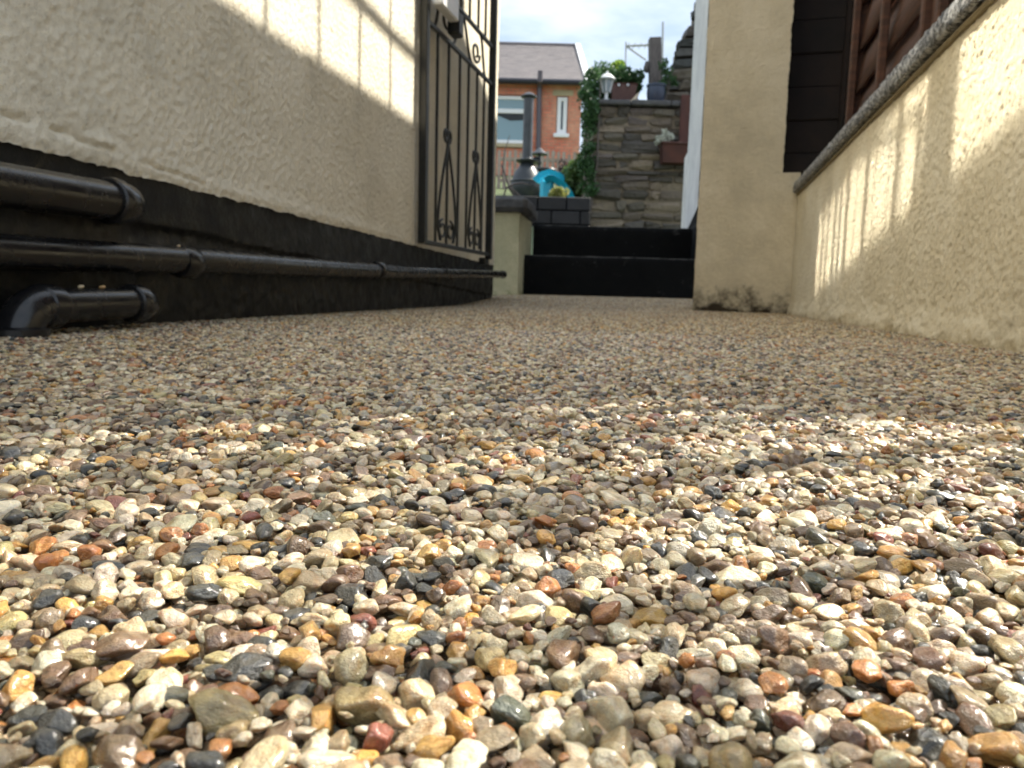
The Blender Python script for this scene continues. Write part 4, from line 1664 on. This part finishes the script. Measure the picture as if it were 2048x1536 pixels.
# smaller hooded burner behind
sc_ = thing('fire_bowl', 'small dark hooded burner just behind the stove flue', 'burner', (.4, 11.0, 1.45))
e = at(1079, 310, 11.0)
MB().lathe([(.115, 0), (.12, .012), (.07, .05), (.03, .085), (.012, .10)], e, 24).build('hood', M['iron'], sc_, smooth=True)
e2 = at(1072, 324, 11.0)
MB().lathe([(.075, -.03), (.085, 0), (.06, .045), (.028, .07)], e2, 24).build('bright_lid', M['flue_steel'], sc_, smooth=True)
MB().lathe([(.02, 0), (.02, e.z - 1.45)], Vector((e.x, e.y, 1.45)), 12).build('stand', M['iron'], sc_)
MB().lathe([(.14, -.02), (.17, .03), (.16, .05)], at(1090, 345, 11.0), 24).build('bowl', M['iron'], sc_, smooth=True)

# turquoise slide: a curved trough with raised lips
YT = 8.2
ts = thing('toy_slide', 'bright turquoise curved plastic slide behind the black block wall', 'slide', (.4, YT, 1.0))
ctr = [(1082, 364), (1090, 356), (1102, 354), (1115, 360), (1127, 369), (1138, 381), (1146, 396)]
P_ = [at(px, py, YT + .01 * i) for i, (px, py) in enumerate(ctr)]
prof = [(-.16, .05), (-.15, .055), (-.13, .0), (0, -.035), (.13, .0), (.15, .055), (.16, .05), (.14, -.02), (0, -.055), (-.14, -.02)]
vs = []
for i, p in enumerate(P_):
    d = (P_[min(i + 1, len(P_) - 1)] - P_[max(i - 1, 0)]).normalized()
    upv = Vector((0, -1, 0)).cross(d).normalized()
    if upv.z < 0:
        upv = -upv
    side = Vector((0, 1, 0))
    upv = (upv + Vector((0, -.35, 0))).normalized()
    side = d.cross(upv).normalized()
    for (a, b) in prof:
        vs.append(p + side * a + upv * b)
n = len(prof)
fs_ = [(i * n + j, i * n + (j + 1) % n, (i + 1) * n + (j + 1) % n, (i + 1) * n + j) for i in range(len(P_) - 1) for j in range(n)]
fs_ += [tuple(range(n))[::-1], tuple((len(P_) - 1) * n + j for j in range(n))]
m_ = MB()
m_.add(vs, fs_)
m_.build('chute', M['turquoise'], ts, smooth=True)
a_ = P_[1]
MB().box((a_.x - .05, YT - .10, 1.0), (a_.x + .09, YT + .10, a_.z - .02), .03).build('ladder_block', M['turquoise'], ts)

# picket fence
pf = thing('picket_fence', 'pale weathered picket fence below the red brick house', 'fence', (0, 13.2, 1.8))
x = at(995, 330, 13.2).x
i = 0
while x < at(1172, 330, 13.2).x:
    h = 2.44 + rnd.uniform(-.03, .03)
    v_ = [(x, 13.2, 1.75), (x + .055, 13.2, 1.75), (x + .055, 13.2, h), (x + .0275, 13.2, h + .04), (x, 13.2, h)]
    v_ += [(a, b + .02, c) for a, b, c in v_]
    m_ = MB()
    m_.add(v_, [(0, 1, 2, 3, 4), (9, 8, 7, 6, 5), (0, 5, 6, 1), (1, 6, 7, 2), (2, 7, 8, 3), (3, 8, 9, 4), (4, 9, 5, 0)])
    m_.build('pale', M['pale_timber'], pf)
    x += .092
for z in (1.95, 2.3):
    MB().box((at(995, 330, 13.2).x, 13.222, z), (x, 13.26, z + .06), .004).build('rail', M['pale_timber'], pf)

# dry stems arching over the pier cap
br = thing('dead_branch', 'thin grey dead branches arching over the pier cap', 'branch', (.0, 4.35, PZT + .09))
for k, pl_ in enumerate((((1006, 398), (1012, 376), (1028, 368), (1045, 366), (1062, 370)), ((1016, 374), (1032, 384), (1044, 402), (1052, 418), (1066, 432)),
                        ((1003, 330), (1012, 355), (1020, 380), (1030, 396)), ((1003, 378), (1020, 374), (1040, 390), (1055, 404)),
                        ((1012, 376), (1004, 350), (1010, 300), (1020, 270)), ((1024, 372), (1028, 388), (1036, 398)))):
    pts = [at(px, py, 4.28 - .01 * i + .03 * k) for i, (px, py) in enumerate(pl_)]
    MB().tube(pts, [.005 if k < 3 else .003] * (len(pts) - 1) + [.0015], 7).build('twig', M['twig'], br, smooth=True)

# ------------------------------------------------------------------ brick house
YH = 19.0


def brick_mat():
    m = nmat('red_brick', (.4, .15, .08), .9, 0, .2)
    nt = m.node_tree
    b = nt.nodes['Principled BSDF']
    t = nt.nodes.new('ShaderNodeTexCoord')
    sx = nt.nodes.new('ShaderNodeSeparateXYZ')
    cx = nt.nodes.new('ShaderNodeCombineXYZ')
    nt.links.new(t.outputs['Object'], sx.inputs[0])
    ad = nt.nodes.new('ShaderNodeMath')
    nt.links.new(sx.outputs['X'], ad.inputs[0])
    nt.links.new(sx.outputs['Y'], ad.inputs[1])
    nt.links.new(ad.outputs[0], cx.inputs['X'])
    nt.links.new(sx.outputs['Z'], cx.inputs['Y'])
    br_ = nt.nodes.new('ShaderNodeTexBrick')
    br_.inputs['Scale'].default_value = 1
    br_.inputs['Brick Width'].default_value = .225
    br_.inputs['Row Height'].default_value = .075
    br_.inputs['Mortar Size'].default_value = .008
    br_.inputs['Color1'].default_value = (.74, .25, .16, 1)
    br_.inputs['Color2'].default_value = (.58, .17, .11, 1)
    br_.inputs['Mortar'].default_value = (.34, .24, .18, 1)
    nt.links.new(cx.outputs[0], br_.inputs['Vector'])
    n = _noise(nt, 1.6, 5, .65)
    r_ = _ramp(nt, n.outputs[0], [(.42, (0, 0, 0)), (.68, (1, 1, 1))])
    mx = nt.nodes.new('ShaderNodeMix')
    mx.data_type = 'RGBA'
    nt.links.new(r_.outputs[0], mx.inputs['Factor'])
    nt.links.new(br_.outputs['Color'], mx.inputs['A'])
    mx.inputs['B'].default_value = (.70, .38, .25, 1)
    nt.links.new(mx.outputs['Result'], b.inputs['Base Color'])
    bp = nt.nodes.new('ShaderNodeBump')
    bp.inputs['Strength'].default_value = .6
    bp.inputs['Distance'].default_value = .01
    bp.invert = True
    nt.links.new(br_.outputs['Fac'], bp.inputs['Height'])
    nt.links.new(bp.outputs[0], b.inputs['Normal'])
    return m


M['brick'] = brick_mat()
xr = at(1161, 240, YH).x
eav = at(1100, 168, YH).z
house = thing('brick_house', 'red brick house with slate roof and white windows beyond the gardens', 'house', (0, YH, 2.8))
w1 = (at(985, 190, YH).x, at(1058, 190, YH).x, at(1030, 288, YH).z, at(1030, 190, YH).z)
w2 = (at(1114, 190, YH).x, at(1137, 190, YH).x, at(1124, 268, YH).z, at(1124, 192, YH).z)
xl = -6.0
m_ = MB()
xsb = [xl, w1[0], w1[1], w2[0], w2[1], xr]
for i in range(5):
    if i in (1, 3):
        w = w1 if i == 1 else w2
        m_.box((xsb[i], YH, 2.5), (xsb[i + 1], YH + .2, w[2]))
        m_.box((xsb[i], YH, w[3]), (xsb[i + 1], YH + .2, eav))
    else:
        m_.box((xsb[i], YH, 2.5), (xsb[i + 1], YH + .2, eav))
xg = xr
rdg = at(1126, 98, YH + 3.6)
m_.add([(xg - .2, YH + .2, 2.5), (xg, YH + .2, 2.5), (xg, YH + 7.2, 2.5), (xg - .2, YH + 7.2, 2.5), (xg - .2, YH + .2, eav), (xg, YH + .2, eav), (xg, YH + 7.2, eav), (xg - .2, YH + 7.2, eav), (xg - .2, YH + 3.6, rdg.z - .1), (xg, YH + 3.6, rdg.z - .1)],
       [(0, 3, 2, 1), (1, 2, 6, 9, 5), (0, 4, 8, 7, 3), (4, 5, 9, 8), (8, 9, 6, 7), (2, 3, 7, 6)])
m_.build('wall', M['brick'], house)
MB().box((xl, YH + .35, 2.5), (xg - .25, YH + .4, eav - .1)).build('back_board', M['slate'], house)
rx = xr + .06
m_ = MB()
for sgn in (0, 1):
    y0_ = YH - .22 if sgn == 0 else YH + 7.42
    m_.add([(xl, y0_, eav - .05), (rx, y0_, eav - .05), (rx, YH + 3.6, rdg.z), (xl, YH + 3.6, rdg.z), (xl, y0_, eav + .02), (rx, y0_, eav + .02), (rx, YH + 3.6, rdg.z + .08), (xl, YH + 3.6, rdg.z + .08)],
           [(0, 1, 2, 3), (4, 7, 6, 5), (0, 4, 5, 1), (1, 5, 6, 2), (2, 6, 7, 3), (3, 7, 4, 0)])
rf = m_.build('roof', M['roof'], house)
# courses of slates, each a thin lapped strip
cou = MB()
ncou = 26
for i in range(ncou):
    f0, f1 = i / ncou, (i + 1.12) / ncou
    ya, za = YH - .22 + 3.82 * f0, eav + .02 + (rdg.z + .06 - eav) * f0
    yb, zb_ = YH - .22 + 3.82 * min(f1, 1), eav + .02 + (rdg.z + .06 - eav) * min(f1, 1)
    cou.add([(xl, ya, za + .02), (rx, ya, za + .02), (rx, yb, zb_ + .005), (xl, yb, zb_ + .005), (xl, ya, za), (rx, ya, za)], [(0, 1, 2, 3), (4, 5, 1, 0)])
cobj = cou.build('slate_courses', M['roof'], rf)
cobj['kind'] = 'stuff'
MB().tube([(xl, YH + 3.6, rdg.z + .09), (rx, YH + 3.6, rdg.z + .09)], .07, 8).build('ridge', M['roof'], rf)
MB().tube([(xl, YH - .26, eav - .02), (xr + .05, YH - .26, eav - .02)], .065, 10).build('gutter', nmat('gutter_black', (.02, .02, .03), .4), house)
m_ = MB()
m_.add([(rx + .0, YH - .24, eav - .16), (rx + .14, YH - .24, eav - .16), (rx + .14, YH + 3.6, rdg.z - .02), (rx, YH + 3.6, rdg.z - .02), (rx, YH - .24, eav + .06), (rx + .14, YH - .24, eav + .06), (rx + .14, YH + 3.6, rdg.z + .16), (rx, YH + 3.6, rdg.z + .16)],
       [(0, 1, 2, 3), (4, 7, 6, 5), (0, 4, 5, 1), (1, 5, 6, 2), (2, 6, 7, 3), (3, 7, 4, 0)])
m_.build('bargeboard', M['white_plastic'], house)
for (w, transom, sashw) in ((w1, at(1030, 222, YH).z, .10), (w2, None, .115)):
    m_ = MB()
    a, b, c, d = w
    f = sashw
    ins = .015
    m_.box((a + ins, YH + .03, c + ins), (a + f, YH + .11, d - ins), .01)
    m_.box((b - f, YH + .03, c + ins), (b - ins, YH + .11, d - ins), .01)
    m_.box((a + f, YH + .03, c + ins), (b - f, YH + .11, c + f), .01)
    m_.box((a + f, YH + .03, d - f), (b - f, YH + .11, d - ins), .01)
    if transom:
        m_.box((a + f, YH + .03, transom - .05), (b - f, YH + .11, transom + .06), .01)
    wo = m_.build('window', M['white_plastic'], house)
    if transom:
        MB().box((a + f, YH + .06, transom + .06), (b - f, YH + .075, d - f)).build('pane', M['far_glass'], wo)
        MB().box((a + f, YH + .06, c + f), (b - f, YH + .075, transom - .05)).build('pane', M['far_glass'], wo)
        m2_ = MB()
        m2_.add([(a + f + .01, YH + .052, transom - .052), (b - f - .01, YH + .052, transom - .052), (b - f - .01, YH + .052, transom - .20), ((a + b) / 2, YH + .052, transom - .22), (a + f + .01, YH + .052, transom - .09)], [(0, 1, 2, 3, 4)])
        m2_.build('blind', nmat('dark_blind', (.03, .035, .04), .7), wo)
    else:
        MB().box((a + f, YH + .06, c + f), (b - f, YH + .075, d - f)).build('pane', nmat('dark_pane', (.02, .04, .06), .1), wo)
    MB().box((a - .06, YH - .08, c - .09), (b + .04, YH + .03, c + .005), .01).build('window_sill', M['white_plastic'] if not transom else M['lintel'], house)
MB().box((w2[0] - .10, YH - .012, w2[3] + .002), (w2[1] + .12, YH + .02, w2[3] + .14), .006).build('lintel', M['lintel'], house)
pxx = at(1079, 230, YH - .4)
PIPE = nmat('soil_pipe', (.10, .085, .10), .5)
mp1 = MB().tube([(at(1076, 330, YH - .1).x, YH - .1, at(1076, 330, YH - .1).z), (at(1079, 175, YH - .1).x, YH - .1, at(1079, 175, YH - .1).z), (at(1080, 170, YH - .34).x, YH - .34, eav - .02), (at(1081, 142, YH - .34).x, YH - .34, at(1081, 142, YH - .34).z)], .062, 12)
mp1.build('soil_pipe', PIPE, house, smooth=True)
ch2 = rdg
MB().box((xl + .5, YH + 3.2, rdg.z - .3), (xl + 1.4, YH + 4.0, rdg.z + .9), .02).build('chimney', M['brick'], rf)

# distant aerial and pole
ae = thing('aerial', 'thin grey rooftop aerial against the sky left of the timber post', 'aerial', tuple(at(1252, 210, 30)))
AL = nmat('aerial_metal', (.42, .44, .46), .5)
MB().tube([at(1250, 210, 30), at(1252, 84, 30)], .03, 8).build('mast', AL, ae)
MB().tube([at(1253, 92, 30), at(1305, 90, 30)], .045, 8).build('boom', AL, ae)
MB().tube([at(1256, 95, 30), at(1292, 120, 30)], .035, 8).build('stay', AL, ae)
for k in range(4):
    p_ = at(1256 + k * 12, 92, 30)
    MB().tube([p_ + Vector((0, -.35, 0)), p_ + Vector((0, .35, 0))], .012, 6).build('element', AL, ae)
po_ = thing('pole', 'faint thin pole rising against the sky behind the timber post', 'pole', tuple(at(1326, 150, 34)))
MB().tube([at(1324, 210, 34), at(1326, 44, 34)], [.05, .045], 8).build('shaft', AL, po_)
